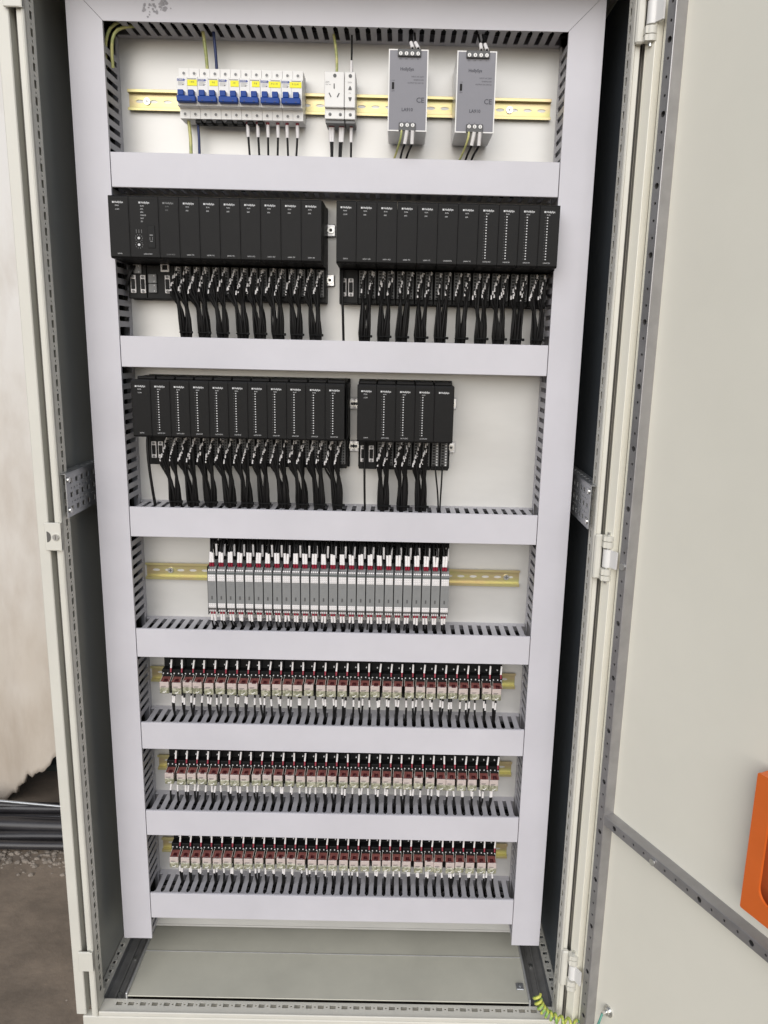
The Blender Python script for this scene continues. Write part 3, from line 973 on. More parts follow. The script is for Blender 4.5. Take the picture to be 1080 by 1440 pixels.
lead('outlet_wire', 'yellow green wire coming down into the wide outlet', 'wire', bez((-.008, .140, 2.030), (.000, .135, 2.00), (.002, .135, 1.98), (.0005, .135, 1.953)), .0026, 'gy', group='wires at the two outlets')
lead('outlet_wire', 'black wire with beaded sleeve coming down into the narrow outlet', 'wire', bez((.026, .140, 2.030), (.027, .138, 2.00), (.0262, .136, 1.98), (.0260, .135, 1.953)), .0018, 'wire', [(.0262, .136, 1.978), (.0260, .135, 1.955)], 'wires at the two outlets', .0028)
for i, (x, xe) in enumerate(((-.0112, -.0085), (-.0066, -.0075), (.0072, .0050), (.0112, .0070), (.0262, .0260))):
    lead('outlet_wire', 'black wire with white sleeve under the outlets, %s of five from the door side' % ORD[4 - i], 'wire',
         bez((x, .145, 1.882), (x, .146, 1.86), (xe, .147, 1.84), (xe, .145, 1.80)), .0021, 'wire', [(x, .145, 1.8730), (x + (xe - x) * .25, .1460, 1.8490)], 'wires at the two outlets', .0030, [(x, .145, 1.8785), (x, .145, 1.8732)])

# ------------------------------------------------------------------ power supplies
def psu(x0, label, tiltx):
    W = .0660
    t = thing('power_supply', label, 'power supply', (x0, 0, 0), 'power supplies on the top rail')
    t.rotation_euler = (0, 0, 0)
    z0, z1, yf = 1.8520, 1.9778, .0750
    mb = MB()
    mb.box(0, W, yf + .0016, .1680, z0 + .001, z1 - .001, .0012)
    obj('case', mb.mesh('case', 'alu'), t)
    fr = MB()
    ring([(.0018, z0 + .0018), (W - .0018, z0 + .0018), (W - .0018, z1 - .0018), (.0018, z1 - .0018)], [(0, z0), (W, z0), (W, z1), (0, z1)], 0, 1, fr)
    fr.v = [(p[0], yf + (.0016 if p[1] == 0 else 0), p[2]) for p in fr.v]
    obj('face_rim', fr.mesh('face_rim', 'white'), t)
    f = obj('face_plate', MB().box(.0019, W - .0019, yf + .0003, yf + .0015, z0 + .0019, z1 - .0019).mesh('face_plate', 'psu'), t)
    for (a, b, za, zb, n, zz) in ((.0150, .0535, 1.9662, 1.9774, 4, 1.9700), (.0190, .0472, 1.8515, 1.8648, 3, 1.8606)):
        tb = obj('terminal_block', MB().box(a, b, yf - .0040, yf + .0002, za, zb, .0008).mesh('terminal_block', 'dgray'), t)
        for k in range(n):
            x = a + (b - a) * (k + .5) / n
            obj('screw', MB().cyl((x, yf - .0040, zz), (0, -1, 0), .0030, .0012, 14).m(1).box(x - .0004, x + .0004, yf - .0056, yf - .0050, zz - .0018, zz + .0018).mesh('screw', 'white', 'dgray'), tb)
        for k, s in enumerate(('DC', 'OK', 'V+', 'V-') if n == 4 else ('G', 'N', 'L')):
            obj('lettering', text(s, .0030, 'grayprint'), f, (a + (b - a) * (k + .5) / n, yf, za - .0030 if n == 4 else zb + .0022))
    obj('voltage_switch', MB().box(.0060, .0098, yf - .0006, yf + .0002, 1.9170, 1.9274).mesh('voltage_switch', 'black'), t)
    obj('lettering', text('115V', .0026, 'grayprint'), f, (.0082, yf, 1.9300))
    obj('lettering', text('230V', .0026, 'grayprint'), f, (.0082, yf, 1.9142))
    obj('lettering', text('HollySys', .0066, 'grayprint', 'LEFT', .0002), f, (.0195, yf, 1.9478))
    obj('lettering', text('LA910', .0072, 'grayprint', 'CENTER', .0002), f, (.0325, yf, 1.8856))
    obj('lettering', text('CE', .0112, 'grayprint', 'CENTER', .0002), f, (.0540, yf, 1.9004))
    for k, s in enumerate(('INPUT AC 230V', '50/60Hz 0.8A', 'OUTPUT DC 24V 5A')):
        obj('lettering', text(s, .0030, 'grayprint', 'RIGHT'), f, (.0590, yf, 1.9365 - k * .0048))
    return t
psu(.0920, 'grey power supply nearer to the outlets on the top rail', 0)
psu(.2060, 'grey power supply nearer to the open door on the top rail', 0)
for pi, (x0, dx) in enumerate(((.0920, .0), (.2060, .0))):
    who = ('nearer the outlets', 'nearer the door')[pi]
    lean = (-.012, -.010)[pi]
    lead('supply_wire', 'yellow green wire under the power supply ' + who, 'wire', bez((x0 + .0238, .0730, 1.8535), (x0 + .024, .066, 1.84), (x0 + .020, .080, 1.83), (x0 + .004, .135, 1.800)), .0020, 'gy', group='power supply wires')
    for k, xx in enumerate((.0331, .0425)):
        a = Vector((x0 + xx, .0715, 1.8528)); b = a + Vector((-.0035 + .003 * k, .006, -.0200))
        lead('supply_wire', '%s sleeved black wire under the power supply %s' % (('inner', 'outer')[k], who), 'wire', [a] + bez(b, b + Vector((-.002, .003, -.008)), (x0 + xx - .012, .110, 1.825), (x0 + xx - .012, .140, 1.795)), .0020, 'wire', [a, b], 'power supply wires', .0032)
        u = Vector((x0 + .0395 + .0095 * k, .0730, 1.9775)); v = Vector((x0 + .0365 + .0075 * k + .0025 * pi, .088, 1.9920))
        lead('supply_wire', '%s sleeved black wire above the power supply %s' % (('inner', 'outer')[k], who), 'wire', [u, v, (v.x - .001, .115, 2.012), (v.x - .002, .135, 2.030)], .0020, 'wire', [u + Vector((0, .002, .002)), v], 'power supply wires', .0031)

# ------------------------------------------------------------------ controller racks
MW = .0348
def prism_yz(mb, prof, x0, x1):
    return mb.prism(prof, 'x', x0, x1)
_mc = {}
def mod_mesh(key, build):
    if key not in _mc: _mc[key] = build()
    return _mc[key]
def housing(w_):
    def b():
        mb = MB()
        # local z: 0 = foot of the front cover; H = .1000
        mb.prism([(.0562, .1010), (.0550, .0990), (.0550, .0020), (.0575, -.0010), (.1500, -.0040), (.1640, -.0040), (.1640, .1010)], 'x', .0004, w_ - .0004)
        mb.box(.0010, w_ - .0010, .0900, .1640, .1012, .1060, .001)
        return mb.mesh('housing', 'black')
    return mod_mesh(('h', w_), b)
def seam(w_):
    return mod_mesh(('s', w_), lambda: MB().box(.0014, w_ - .0014, .0546, .0549, .0955, .0960).box(.0014, .0018, .0546, .0549, .006, .0955).box(w_ - .0018, w_ - .0014, .0546, .0549, .006, .0955).mesh('cover_edge', 'blackd'))
def termbase(w_):
    def b():
        mb = MB()
        mb.box(.0003, w_ - .0003, .1360, .1650, -.0640, -.0042, .001)
        return mb.mesh('terminal_base', 'blackd')
    return mod_mesh(('tb', w_), b)
def termcol(screws_white):
    def b():
        mb = MB()
        mb.box(-.0068, .0068, .1290, .1358, -.0550, -.0060, .0008)
        for k in range(9):
            z = -.0090 - k * .0054
            mb.m(1).box(-.0052, -.0004, .1284, .1289, z - .0016, z + .0016)
            mb.m(2 if screws_white else 1).cyl((.0032, .1289, z), (0, -1, 0), .0017, .0006, 6)
            mb.m(0)
        return mb.mesh('terminal_strip', 'dgray', 'blackd', 'print' if screws_white else 'gray')
    return mod_mesh(('tc', screws_white), b)
def leds(n=16):
    def b():
        mb = MB()
        for k in range(n):
            z = .0808 - k * .00455
            mb.box(.0126, .0147, .0546, .0549, z - .0008, z + .0008)
            mb.m(1).box(.0094, .0104, .0547, .0549, z - .0005, z + .0005)
            mb.m(0)
        return mb.mesh('indicator_light', 'print', 'dgray')
    return mod_mesh(('led', n), b)
def dsub():
    def b():
        mb = MB()
        mb.box(-.0048, .0048, .1330, .1358, -.0160, .0160, .0008)
        mb.m(1).box(-.0034, .0034, .1310, .1329, -.0090, .0090, .0010)
        for s in (-1, 1): mb.m(2).cyl((0, .1330, s * .0128), (0, -1, 0), .0024, .0022, 8)
        return mb.mesh('serial_port', 'sleeve', 'blackd', 'gray')
    return mod_mesh('dsub', b)
def rj45():
    def b():
        mb = MB()
        ring([(-.0052, -.0050), (.0052, -.0050), (.0052, .0040), (-.0052, .0040)], [(-.0074, -.0082), (.0074, -.0082), (.0074, .0078), (-.0074, .0078)], .1290, .1360, mb)
        mb.m(1).box(-.0052, .0052, .1345, .1358, -.005, .004)
        return mb.mesh('network_port', 'sleeve', 'blackd')
    return mod_mesh('rj', b)

def rack(x0, n_units, zf, name, label):
    """backplane behind a row of modules"""
    x1 = x0 + n_units
    t = thing('module_rack', label, 'rack', (0, 0, 0), 'backplanes behind the controller modules')
    obj('backplane', MB().box(x0 - .002, x1 + .0035, .1655, .1740, zf - .0650, zf + .1065, .0012).box(x1 + .0003, x1 + .0030, .0900, .1654, zf - .003, zf + .100, .001).mesh('backplane', 'black'), t)
    return t
EAR = MB().box(-.0085, .0085, .1690, .1720, -.0110, .0110, .002).mesh('mounting_ear', 'alu')
EARS = MB().cyl((0, .1690, 0), (0, -1, 0), .0062, .0035, 14).m(1).cyl((0, .1655, 0), (0, -1, 0), .0030, .0004, 8).mesh('screw', 'screw', 'dgray')
def ears(t, lst):
    for x, z in lst:
        e = obj('mounting_ear', EAR, t, (x, 0, z))
        obj('screw', EARS, e)

def module(x, zf, kind, label, group, w_=MW):
    t = thing('controller_module', label, 'controller module', (x, 0, zf), group)
    hs_ = obj('housing', housing(w_), t)
    obj('cover_edge', seam(w_), hs_)
    nx = .0100 if kind not in ('cpu',) else .0200
    fn = 'gray' if kind == 'dim' else 'print'
    lg = obj('brand_mark', mod_mesh(('bm', fn), lambda: MB().box(0, .0028, .0545, .0549, -.0014, .0014).mesh('brand_mark', fn)), hs_, (nx - .0025, 0, .0900))
    obj('lettering', text('HollySys', .0043, fn, 'LEFT', .00012), hs_, (nx + .0012, .0546, .0900))
    if kind == 'psu':
        obj('lettering', text('PWR', .0030, 'print', 'LEFT'), hs_, (nx + .002, .0546, .0845))
        obj('lettering', text('COM', .0030, 'print', 'LEFT'), hs_, (nx + .002, .0546, .0785))
        obj('lettering', text('LK910', .0030, 'print', 'LEFT'), hs_, (.0125, .0546, .0065))
    elif kind in ('plain', 'dim'):
        if True:
            obj('lettering', text('RUN', .0028, fn, 'LEFT'), hs_, (nx + .002, .0546, .0845))
            obj('lettering', text('ERR', .0028, fn, 'LEFT'), hs_, (nx + .002, .0546, .0785))
        obj('lettering', text(rnd.choice(('LK411 AI', 'LK430 RTD', 'LK511 AO', 'LK441 TC')), .0030, fn, 'LEFT'), hs_, (.0115, .0546, .0065))
    elif kind == 'led':
        obj('lettering', text('RUN', .0028, 'print', 'LEFT'), hs_, (nx + .002, .0546, .0850))
        obj('indicator_light', leds(), hs_)
        obj('lettering', text(rnd.choice(('LK610 DI', 'LK710 DO')), .0030, 'print', 'LEFT'), hs_, (.0100, .0546, .0065))
    elif kind == 'cpu':
        for k, s in enumerate(('RUN', 'STA', 'ERR', 'FORCE', 'BAT', 'SD')):
            obj('lettering', text(s, .0030, 'print', 'LEFT'), hs_, (.0200, .0546, .0845 - k * .0050))
        dl = MB()
        for c in (.0324, .0215):
            dl.m(0).cyl((.0155, .0549, c), (0, -1, 0), .0022, .0012, 10)
            for k in range(10):
                a = 6.283 * k / 10
                px, pz = .0155 + .0062 * math.cos(a), c + .0055 * math.sin(a)
                dl.m(1).box(px - .0005, px + .0005, .0546, .0549, pz - .0007, pz + .0007)
        for k in range(3):
            dl.m(1).box(.0112 + k * .0045, .0119 + k * .0045, .0546, .0549, .0405, .0465)
        obj('dial_switch', dl.mesh('dial_switch', 'print', 'gray'), hs_)
        cd = obj('card_cover', MB().box(.0310, .0435, .0538, .0549, .0165, .0535, .0004).mesh('card_cover', 'blackd'), hs_)
        obj('key_mark', MB().box(.0345, .0400, .0534, .0537, .0365, .0385).box(.0345, .0352, .0534, .0537, .0290, .0345).box(.0388, .0395, .0534, .0537, .0290, .0345).box(.0350, .0395, .0534, .0537, .0268, .0280).mesh('key_mark', 'gray'), cd)
        obj('lettering', text('LK210 CPU', .0030, 'print', 'LEFT'), hs_, (.0230, .0546, .0065))
    tb = obj('terminal_base', termbase(w_), t)
    if kind in ('plain', 'dim', 'led', 'open'):
        for c in (.0085, .0255):
            obj('terminal_strip', termcol(kind == 'open'), tb, (c, 0, 0))
    return t, tb

bun = [0]
def bundle(x, zf, zt, lean, label, group, cols=(.0095, .0262), per=11, seed=0, yend=.128):
    """wires from the two terminal strips of one module, tied and led into the trunk below"""
    r_ = random.Random(seed)
    lean += r_.uniform(-.001, .001)
    t = thing('wire_bundle', label, 'wire bundle', (x, 0, zf), group)
    mb, fb = MB(), MB()
    dz = zt - zf
    cx = (cols[0] + cols[-1]) / 2 + lean
    nW = per * len(cols)
    i = 0
    for c in cols:
        for k in range(per):
            z = -.0095 - k * .0054 * 8 / max(per, 8) + r_.uniform(-.0008, .0008)
            sx = c + .0055 - k * .0011 + r_.uniform(-.0016, .0016)
            a = Vector((sx, .1284, z))
            b = a + Vector((-.0022 + r_.uniform(-.0012, .0006), -.0070 - k * .0009 + r_.uniform(-.0015, .0015), .0010 + r_.uniform(-.001, .0015)))
            d = b + Vector((-.0002, -.0020, -.0062 + r_.uniform(-.001, .001)))
            fb.tube([a, b, d], .0015, 5)
            u = (i + .5) / nW - .5
            e = Vector((cx + u * .0205 + r_.uniform(-.0012, .0012), .1205 + r_.uniform(-.0055, .0055), dz + .014))
            e2 = Vector((cx + u * .016 + r_.uniform(-.001, .001), yend + r_.uniform(-.006, .006), dz - .012))
            mid = bez(d, d + Vector((.0010, .000, -.016)), Vector((e.x * .80 + c * .20 + r_.uniform(-.0045, .0045), e.y + .002 + r_.uniform(-.003, .003), e.z + .050)), e, 7)
            mb.tube(mid + [e2], r_.uniform(.0018, .0022), 5, caps=False)
            i += 1
    obj('core', mb.mesh('core', 'wire'), t, kind='stuff')
    obj('wire_tip', fb.mesh('wire_tip', 'sleeve'), t, kind='stuff')
    tie = MB().box(cx - .0104, cx + .0104, .1125, .1290, dz + .0080, dz + .0105, .001)
    tie.box(cx + .0095, cx + .0150, .1110, .1160, dz + .0070, dz + .0118, .001)
    obj('cable_tie', tie.mesh('cable_tie', 'blackd'), t)

ZA = 1.6350
ZB = 1.3255
GR = ['modules of the upper rack away from the door', 'modules of the upper rack nearest the door', 'modules of the lower long rack', 'modules of the short lower rack']
RN = ['upper rack with dials', 'upper rack nearest the door', 'lower long rack', 'short lower rack']
GB = ['wire bundles under the upper rack with dials', 'wire bundles under the upper rack nearest the door', 'wire bundles under the lower long rack', 'wire bundles under the short lower rack']
KD = {'psu': 'black module with two status marks', 'cpu': 'wide black module with two white dials', 'dim': 'faintly lettered black module', 'plain': 'plain black module', 'led': 'black module with white mark column', 'open': 'plain black module above bare terminals'}

def ports(tb, lst):
    for k, x, z in lst:
        if k == 'd': obj('serial_port', dsub(), tb, (x, 0, z))
        elif k == 'n': obj('network_port', rj45(), tb, (x, 0, z))
        elif k == 'g':
            obj('gray_connector', mod_mesh('gc', lambda: MB().box(-.0075, .0075, .1315, .1358, -.0080, .0080, .0008).m(1).box(.0026, .0040, .1308, .1314, .0038, .0064).box(.0026, .0040, .1308, .1314, -.0064, -.0038).mesh('gray_connector', 'gray', 'print')), tb, (x, 0, z))

# upper rack away from the door: supply, processor, network module, seven plain modules
def build_racks():
    x = -.3818
    rt = rack(-.3818, .3610, ZA, 'rack', 'black backplane of the upper rack with dials, two bright lugs beside it')
    ears(rt, [(-.0115, 1.7025), (-.0130, 1.6135)])
    kinds = [('psu', MW), ('cpu', .0508), ('dim', MW)] + [('plain', MW)] * 7
    leans = [.007, .0068, .006, .006, .005, .004, .0035, .0028]
    n = len(kinds)
    for i, (k, w_) in enumerate(kinds):
        lab = '%s, %s from the door side, %s' % (KD[k], ORD[n - 1 - i], RN[0])
        t, tb = module(x, ZA, k, lab, GR[0], w_)
        if k == 'psu':
            ports(tb, [('g', .0193, -.0120), ('d', .0105, -.0385), ('d', .0283, -.0385)])
            tw = MB()
            for q in range(3): tw.tube(bez((.010 + .003 * q, .134, -.006), (.009 + .003 * q, .122, -.010), (.004, .124, -.030), (-.004, .134, -.050), 6), .0020, 6)
            obj('supply_core', tw.mesh('supply_core', 'wire'), tb, kind='stuff')
        if k == 'cpu':
            ports(tb, [('g', .0115, -.0285), ('g', .0115, -.0455), ('n', .0358, -.0080), ('d', .0385, -.0380)])
        if k in ('plain', 'dim'):
            bundle(x, ZA, 1.5025, leans[i - 2], 'bundle of black wires, %s from the door side under the %s' % (ORD[n - 1 - i], RN[0]), GB[0], cols=(.0062, .0230), seed=10 + i)
        x += w_
    # upper rack nearest the door
    x = .0072
    rt = rack(.0072, MW * 11, ZA, 'rack', 'black backplane of the upper rack nearest the door')
    kinds = ['psu'] + ['plain'] * 6 + ['led'] * 4
    n = 11
    leans = [0, -.004, -.004, -.005, -.005, -.003, -.002, .001, .000, -.002, .001]
    pers = [0, 7, 8, 7, 8, 7, 7, 10, 11, 10, 11]
    for i, k in enumerate(kinds):
        t, tb = module(x, ZA, k, '%s, %s from the door side, %s' % (KD[k], ORD[n - 1 - i], RN[1]), GR[1])
        if i == 0:
            ports(tb, [('d', .0085, -.0360), ('d', .0215, -.0360)])
            o = lead('rack_wire', 'single thick black cable dropping from the upper rack nearest the door', 'wire', bez((x + .0065, .126, 1.630), (x + .0060, .116, 1.60), (x + .0085, .116, 1.56), (x + .0092, .128, 1.492), 10), .0026, 'wire')
        else:
            bundle(x, ZA, 1.5025, leans[i], 'bundle of black wires, %s from the door side under the %s' % (ORD[n - 1 - i], RN[1]), GB[1], cols=(.0098, .0250), per=pers[i], seed=40 + i)
        x += MW
    # lower long rack
    x = -.3590
    rt = rack(-.3590, MW * 11, ZB, 'rack', 'black backplane of the lower long rack')
    ears(rt, [(.0330 - .002, 1.3014), (.0330 - .002, 1.3843)])
    kinds = ['psu'] + ['led'] * 10
    leans = [0, .0075, .006, .0055, .006, .005, .004, .006, .006, .0065, .0065]
    for i, k in enumerate(kinds):
        t, tb = module(x, ZB, k, '%s, %s from the door side, %s' % (KD[k], ORD[n - 1 - i], RN[2]), GR[2])
        if i == 0:
            ports(tb, [('d', .0115, -.0350), ('d', .0245, -.0350)])
            lead('rack_wire', 'single thick black cable dropping from the lower long rack', 'wire', bez((x + .0035, .126, 1.320), (x + .0030, .114, 1.29), (x + .0080, .114, 1.24), (x + .0120, .128, 1.174), 10), .0028, 'wire')
        else:
            bundle(x, ZB, 1.1840, leans[i], 'bundle of black wires, %s from the door side under the %s' % (ORD[n - 1 - i], RN[2]), GB[2], cols=(.0035, .0203), seed=70 + i)
        x += MW
    # short lower rack
    x = .0462
    rt = rack(.0462, MW * 5, ZB, 'rack', 'black backplane of the short lower rack, with bright lugs at both ends')
    ears(rt, [(.0392, 1.3014), (.0392, 1.3843), (.2262, 1.3027), (.2262, 1.3885)])
    kinds = ['psu', 'led', 'led', 'led', 'open']
    for i, k in enumerate(kinds):
        t, tb = module(x, ZB, k, '%s, %s from the door side, %s' % (KD[k], ORD[4 - i], RN[3]), GR[3])
        if i == 0:
            ports(tb, [('d', .0085, -.0340), ('d', .0245, -.0340)])
            lead('rack_wire', 'single black cable dropping from the short lower rack', 'wire', bez((x + .0125, .126, 1.315), (x + .0120, .116, 1.28), (x + .0125, .116, 1.24), (x + .0140, .128, 1.174), 10), .0024, 'wire')
        elif k == 'led':
            bundle(x, ZB, 1.1840, (-.001, .000, .001)[i - 1], 'bundle of black wires, %s from the door side under the %s' % (ORD[4 - i], RN[3]), GB[3], cols=(.0092, .0235), seed=90 + i)
        else:
            for j, (a, b) in enumerate(((.0090, .0175), (.0225, .0205))):
                lead('rack_wire', '%s of two thin wires under the bare terminals of the short lower rack' % ('first', 'second')[j], 'wire', bez((x + a, .1290, 1.272), (x + a, .118, 1.255), (x + b, .120, 1.22), (x + b, .128, 1.174), 9), .0016, 'wire')
        x += MW
build_racks()

# ------------------------------------------------------------------ signal isolators
IW = .01822
def isolators():
    yf = .1000
    hb = MB()
    hb.prism([(yf, .9850), (yf, 1.0560), (yf + .012, 1.0660), (.1680, 1.0700), (.1680, .9640), (yf + .012, .9720)], 'x', .0010, IW - .0010)
    HB = hb.mesh('housing', 'iso')
    SD = MB().box(.0001, .0009, yf + .0012, .1680, .9700, 1.0680).mesh('side_gap', 'blackd')
    GZ = [MB().box(.0020, .0163, yf - .0012, yf - .0001, z0, z1, .0003).mesh('label_strip', 'sleeve') for z0, z1 in ((1.0395, 1.0525), (.9850, .9938))]
    lp = MB()
    for (z0, z1) in ((1.0395, 1.0525), (.9850, .9938)):
        for k in range(3):
            lp.box(.00550 + k * .00365, .00580 + k * .00365, yf - .0014, yf - .0012, z0 + .0003, z1 - .0003)
        for k in range(4):
            for j in range(3 if z0 > 1 else 2):
                lp.box(.0030 + k * .00365, .0042 + k * .00365, yf - .0014, yf - .0012, z0 + .0020 + j * .0036, z0 + .0028 + j * .0036)
    LP = lp.mesh('fine_print', 'gray')
    tm = MB()
    for k in range(4):
        x = .0036 + k * .00365
        tm.cyl((x, yf + .0050, 1.0595), (0, -1, .5), .0015, .0040, 8)
        tm.cyl((x, yf + .0030, .9785), (0, -1, -.5), .0015, .0026, 8)
    TM = tm.mesh('terminal_screw', 'sleeve')
    BR = MB().box(.0006, IW - .0006, yf - .0006, yf + .006, 1.0545, 1.0562).mesh('latch_bar', 'isodark')
    SW = MB().box(.0074, .0100, yf - .0007, yf - .0001, 1.0020, 1.0090).mesh('slide_switch', 'dgray')
    FP = MB().box(.0060, .0128, yf - .0003, yf - .0001, 1.0330, 1.0338).box(.0060, .0110, yf - .0003, yf - .0001, 1.0295, 1.0301).mesh('fine_print', 'gray')
    x = -.2450
    for i in range(26):
        t = thing('signal_isolator', 'slim grey isolator with white label strips, %s from the door side of its row' % ORD[25 - i], 'isolator', (x, 0, 0), 'grey isolators in a row on one rail')
        obj('housing', HB, t); obj('side_gap', SD, t)
        g1 = obj('label_strip', GZ[0], t); obj('label_strip', GZ[1], t); obj('fine_print', LP, g1)
        obj('terminal_screw', TM, t); obj('latch_bar', BR, t); obj('slide_switch', SW, t); obj('fine_print', FP, t)
        r_ = random.Random(200 + i)
        # two short sleeves in front, two taller behind, two sleeves below
        nW = 0
        lw = [('u', .0055, 1.0755, 1.0960, .108, .0027), ('u', .0105, 1.0755, 1.0960 + r_.uniform(-.002, .002), .108, .0027),
              ('u', .0075 + r_.uniform(-.002, .002), 1.0850, 1.1075, .122, .0013), ('u', .0140 + r_.uniform(-.002, .002), 1.0850, 1.1085, .122, .0022),
              ('l', .0058, .9705, .9560, .108, .0024), ('l', .0112, .9705, .9560 + r_.uniform(-.002, .002), .108, .0024)]
        cu = cl = 0
        for (k, dx, za, zb, y, sr) in lw:
            j = r_.uniform(-.0012, .0012)
            a = Vector((x + dx, y, za)); b = Vector((x + dx + j, y + .002, zb))
            if k == 'u':
                up_ = r_.uniform(-.006, .006)
                pts = [a, b] + bez(b, b + Vector((j, .002, .010)), (x + dx + up_, y + .016, 1.118), (x + dx + up_, .136, 1.132), 5)[1:]
                lab = '%s wire above the %s isolator from the door side' % (ORD[cu], ORD[25 - i]); cu += 1
                fz = [Vector((x + dx, y + .002, 1.0672)), Vector((x + dx, y, 1.0752))] if y < .11 else None
            else:
                pts = [a, b] + bez(b, b + Vector((0, .001, -.008)), (x + dx + j * 3, .122, .950), (x + dx + j * 3, .128, .922), 5)[1:]
                lab = '%s wire below the %s isolator from the door side' % (ORD[cl], ORD[25 - i]); cl += 1
                fz = [Vector((x + dx, y - .001, .9775)), Vector((x + dx, y - .001, .9700))]
            lead('isolator_wire', lab, 'wire', pts, .0017, 'wire', [a, b], 'white sleeved wires on the isolators', sr, fz)
        x += IW
    # loose black wires looping under the trunk behind the sleeves
    lm = MB()
    r_ = random.Random(8)
    for k in range(150):
        xx = -.238 + .462 * k / 150 + r_.uniform(-.004, .004)
        lm.tube(bez((xx, .150, 1.070), (xx + r_.uniform(-.006, .006), .142, 1.09), (xx + r_.uniform(-.01, .01), .138, 1.11), (xx + r_.uniform(-.008, .008), .138 + r_.uniform(-.008, .008), 1.134), 5), .0021, 5, caps=False)
    for k in range(5):
        lm.tube([(-.235 + .058 * j, .154 + r_.uniform(-.004, .004), 1.083 + .011 * k + r_.uniform(-.003, .003)) for j in range(9)], .0045, 6)
    o = obj('wire_loom', lm.mesh('wire_loom', 'wire'))
    tag(o, 'dense black wire loom behind the white sleeves above the isolators', 'wire loom')
isolators()

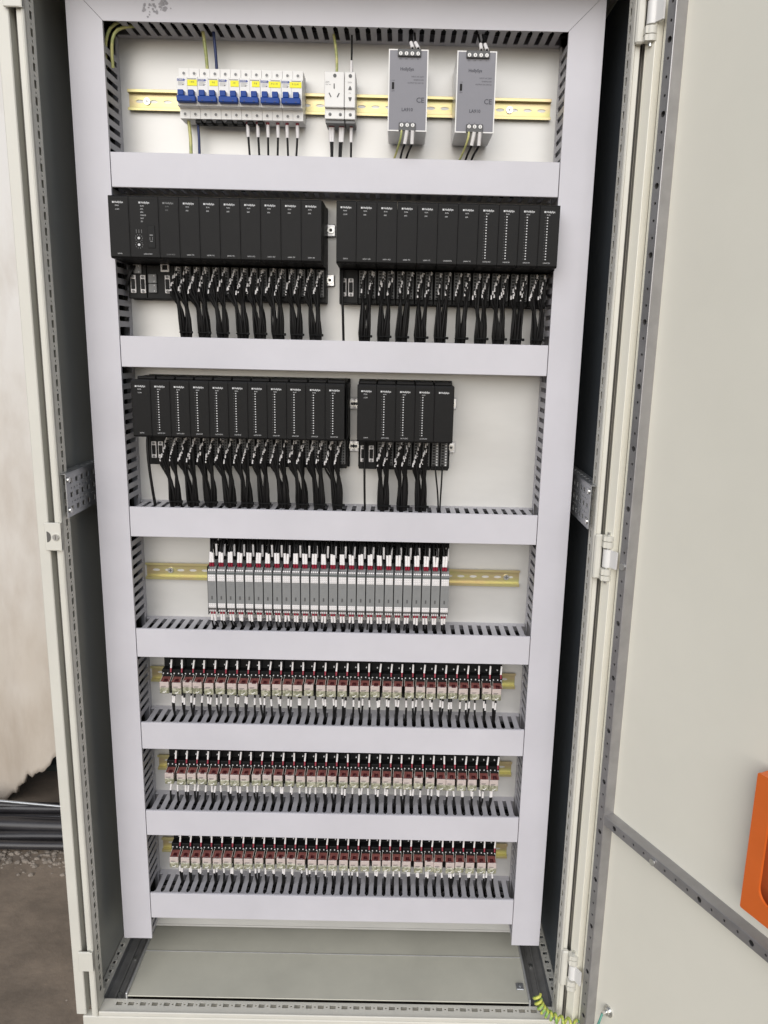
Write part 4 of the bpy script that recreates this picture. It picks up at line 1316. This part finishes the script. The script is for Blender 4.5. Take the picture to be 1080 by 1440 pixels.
# ------------------------------------------------------------------ relays
def relays():
    W = .0188
    # local z: 0 = foot of the clear body front, .0258 = top of it
    sk = MB()
    sk.box(-.0014, .0206, .1380, .1715, -.0165, .0640, .0008)
    sk.box(-.0012, .0204, .1195, .1379, .0262, .0440, .0010)
    SK = sk.mesh('socket', 'blackd')
    SC = MB()
    for x, z in ((.0020, .0365), (.0108, .0365), (.0178, .0350)):
        SC.cyl((x, .1195, z), (0, -1, 0), .0013, .0014, 8)
    SC.cyl((.0115, .1378, .0505), (0, -1, 0), .0014, .0030, 8)
    SC = SC.mesh('terminal_screw', 'print')
    BD = MB().box(.0, W, .1000, .1185, .0, .0128, .0012).mesh('clear_body', 'rclear')
    LBm = MB().box(.0002, W - .0002, .1002, .1180, .01285, .0252, .0008).mesh('label_face', 'rlabel')
    PR = MB().box(.0030, .0125, .0999, .10015, .0158, .0168).box(.0030, .0105, .0999, .10015, .0140, .0145).mesh('fine_print', 'dgray')
    GL = MB().prism([(.0060, .0028), (.0098, .0022), (.0140, .0062), (.0128, .0070), (.0096, .0040), (.0062, .0044)], 'y', .0995, .0999).mesh('contact_tip', 'white')
    TP = MB().prism([(.1012, .0253), (.1190, .0253), (.1190, .0292), (.1060, .0268)], 'x', .0004, W - .0004).mesh('red_top', 'rred')
    CO = MB().box(.0058, .0140, .1000, .1120, .0254, .0278, .0006).mesh('coil', 'rdark')
    CLp = MB()
    for x in (.0002, W - .0002):
        CLp.tube([(x, .1030, .0262), (x + .0003, .1120, .0295), (x + .0008, .1195, .0330)], .0005, 5)
    CLm = CLp.mesh('retaining_clip', 'rclip')
    rows = [('uppermost', -.3465, .02237, .7990, .7350), ('middle', -.3452, .02246, .5957, .5343), ('lowest', -.3440, .02253, .3993, .3357)]
    for ri, (rname, xs, pt, zf, zt) in enumerate(rows):
        r_ = random.Random(400 + ri)
        for i in range(31):
            x = xs + i * pt + r_.uniform(-.0004, .0004)
            ordn = ORD[30 - i]
            t = thing('relay', 'clear relay with red top, %s relay row, %s from the door side' % (rname, ordn), 'relay', (x, 0, zf), 'relays in the %s row' % rname)
            s = obj('socket', SK, t); obj('terminal_screw', SC, s)
            jz = r_.uniform(-.0007, .0007); jr = r_.uniform(-.02, .02)
            b = obj('clear_body', BD, t, (0, r_.uniform(-.0012, .0004), jz)); obj('contact_tip', GL, b)
            b.rotation_euler = (r_.uniform(-.015, .015), 0, jr)
            l = obj('label_face', LBm, t, (0, b.location.y, jz)); obj('fine_print', PR, l)
            l.rotation_euler = b.rotation_euler
            p = obj('red_top', TP, t); obj('coil', CO, p)
            obj('retaining_clip', CLm, t)
            # wire above
            a = Vector((x + .0172, .1215, zf + .0470)); c = Vector((x + .0178 + r_.uniform(-.001, .0014), .1250, zf + .0640))
            lead('relay_wire', 'wire above the %s relay from the door side, %s relay row' % (ordn, rname), 'wire', [a, c, (c.x, .132, zf + .075), (c.x + r_.uniform(-.003, .003), .134, zf + .090)], .0014, 'wire', [a, c], 'white sleeved wires on the relays', .0019, [Vector((x + .0172, .1188, zf + .0388)), a])
            # two wires below
            for k in range(2):
                dx = (.0062, .0152)[k] + r_.uniform(-.003, .003)
                zl = (-.0215, -.0235)[k] + r_.uniform(-.0025, .0020)
                # the core drops into the nearest slot of the trunk below
                n_ = int((XI1 - XI0 - .0064) / PITCH)
                s0 = XI0 + .0012 + ((XI1 - XI0 - .0024) - (n_ - 1) * PITCH) / 2 + PITCH / 2
                q = round((x + dx - s0) / PITCH) * PITCH + s0
                ax = x + dx + (q - x - dx) * r_.uniform(.2, .6)
                a = Vector((ax, .1370, zf + zl + .0005)); c = Vector((ax + (q - ax) * .25 + r_.uniform(-.0010, .0010), .1340, zf + zl - .0135))
                pts = [Vector((a.x, .142, a.z + .010)), a, c] + bez(c, c + Vector((0, -.001, -.013)), (q + r_.uniform(-.002, .002), .134, zt + .006), (q + r_.uniform(-.0015, .0015), .138, zt - .018), 5)[1:]
                lead('relay_wire', '%s wire below the %s relay from the door side, %s relay row' % (('first', 'second')[k], ordn, rname), 'wire', pts, .0021, 'wire', [a, c], 'white sleeved wires on the relays', .0023)
            if True:
                pass
        # black bridging strip behind the sleeves, closing the row up to the trunk
        lm = MB()
        for k in range(120):
            xx = xs + .003 + (31 * pt - .006) * k / 120
            lm.tube([(xx, .150 + r_.uniform(-.006, .006), zf + .060), (xx + r_.uniform(-.003, .003), .144, zf + .072), (xx + r_.uniform(-.003, .003), .142, zf + .092)], .0021, 5, caps=False)
        for k in range(3):
            lm.tube([(xs + 31 * pt * j / 10, .158 + r_.uniform(-.003, .003), zf + .066 + .007 * k) for j in range(11)], .0040, 6)
        tag(obj('wire_loom', lm.mesh('wire_loom', 'wire')), 'dense black wire loom above the %s relay row' % rname, 'wire loom')
relays()

# ------------------------------------------------------------------ coiled earth lead to the door
def coil():
    t = thing('coiled_lead', 'coiled green yellow earth lead from the cabinet base to the door stud', 'earth lead', (0, 0, 0))
    ctrl = bez((.4316, -.008, .2010), (.4370, -.020, .1700), (.4560, -.025, .1610), (.5130, -.035, .1575), 60)
    pts = []
    turns = 9
    N = turns * 14
    for i in range(N + 1):
        u = i / N * 60
        k = min(59, int(u)); f = u - k
        p = ctrl[k].lerp(ctrl[k + 1], f)
        d = (ctrl[min(60, k + 1)] - ctrl[k]).normalized()
        e1 = d.cross(Vector((0, 1, 0))).normalized(); e2 = d.cross(e1)
        a = 2 * math.pi * turns * i / N
        rr_ = .0072
        pts.append(p + e1 * (math.cos(a) * rr_) + e2 * (math.sin(a) * rr_))
    obj('coil', MB().tube(pts, .0030, 6).mesh('coil', 'coil'), t)
    e = DM(.0078, -.006, .2392)
    end = pts[-1]
    obj('lead_end', MB().tube(bez(end, end + Vector((.012, -.004, .004)), Vector((.520, -.085, .166)), e + Vector((-.012, -.006, -.030)), 10) + bez(e + Vector((-.012, -.006, -.030)), e + Vector((-.006, -.006, -.015)), e + Vector((-.004, -.004, -.004)), e, 4)[1:], .0022, 6).mesh('lead_end', 'teal'), t)
coil()
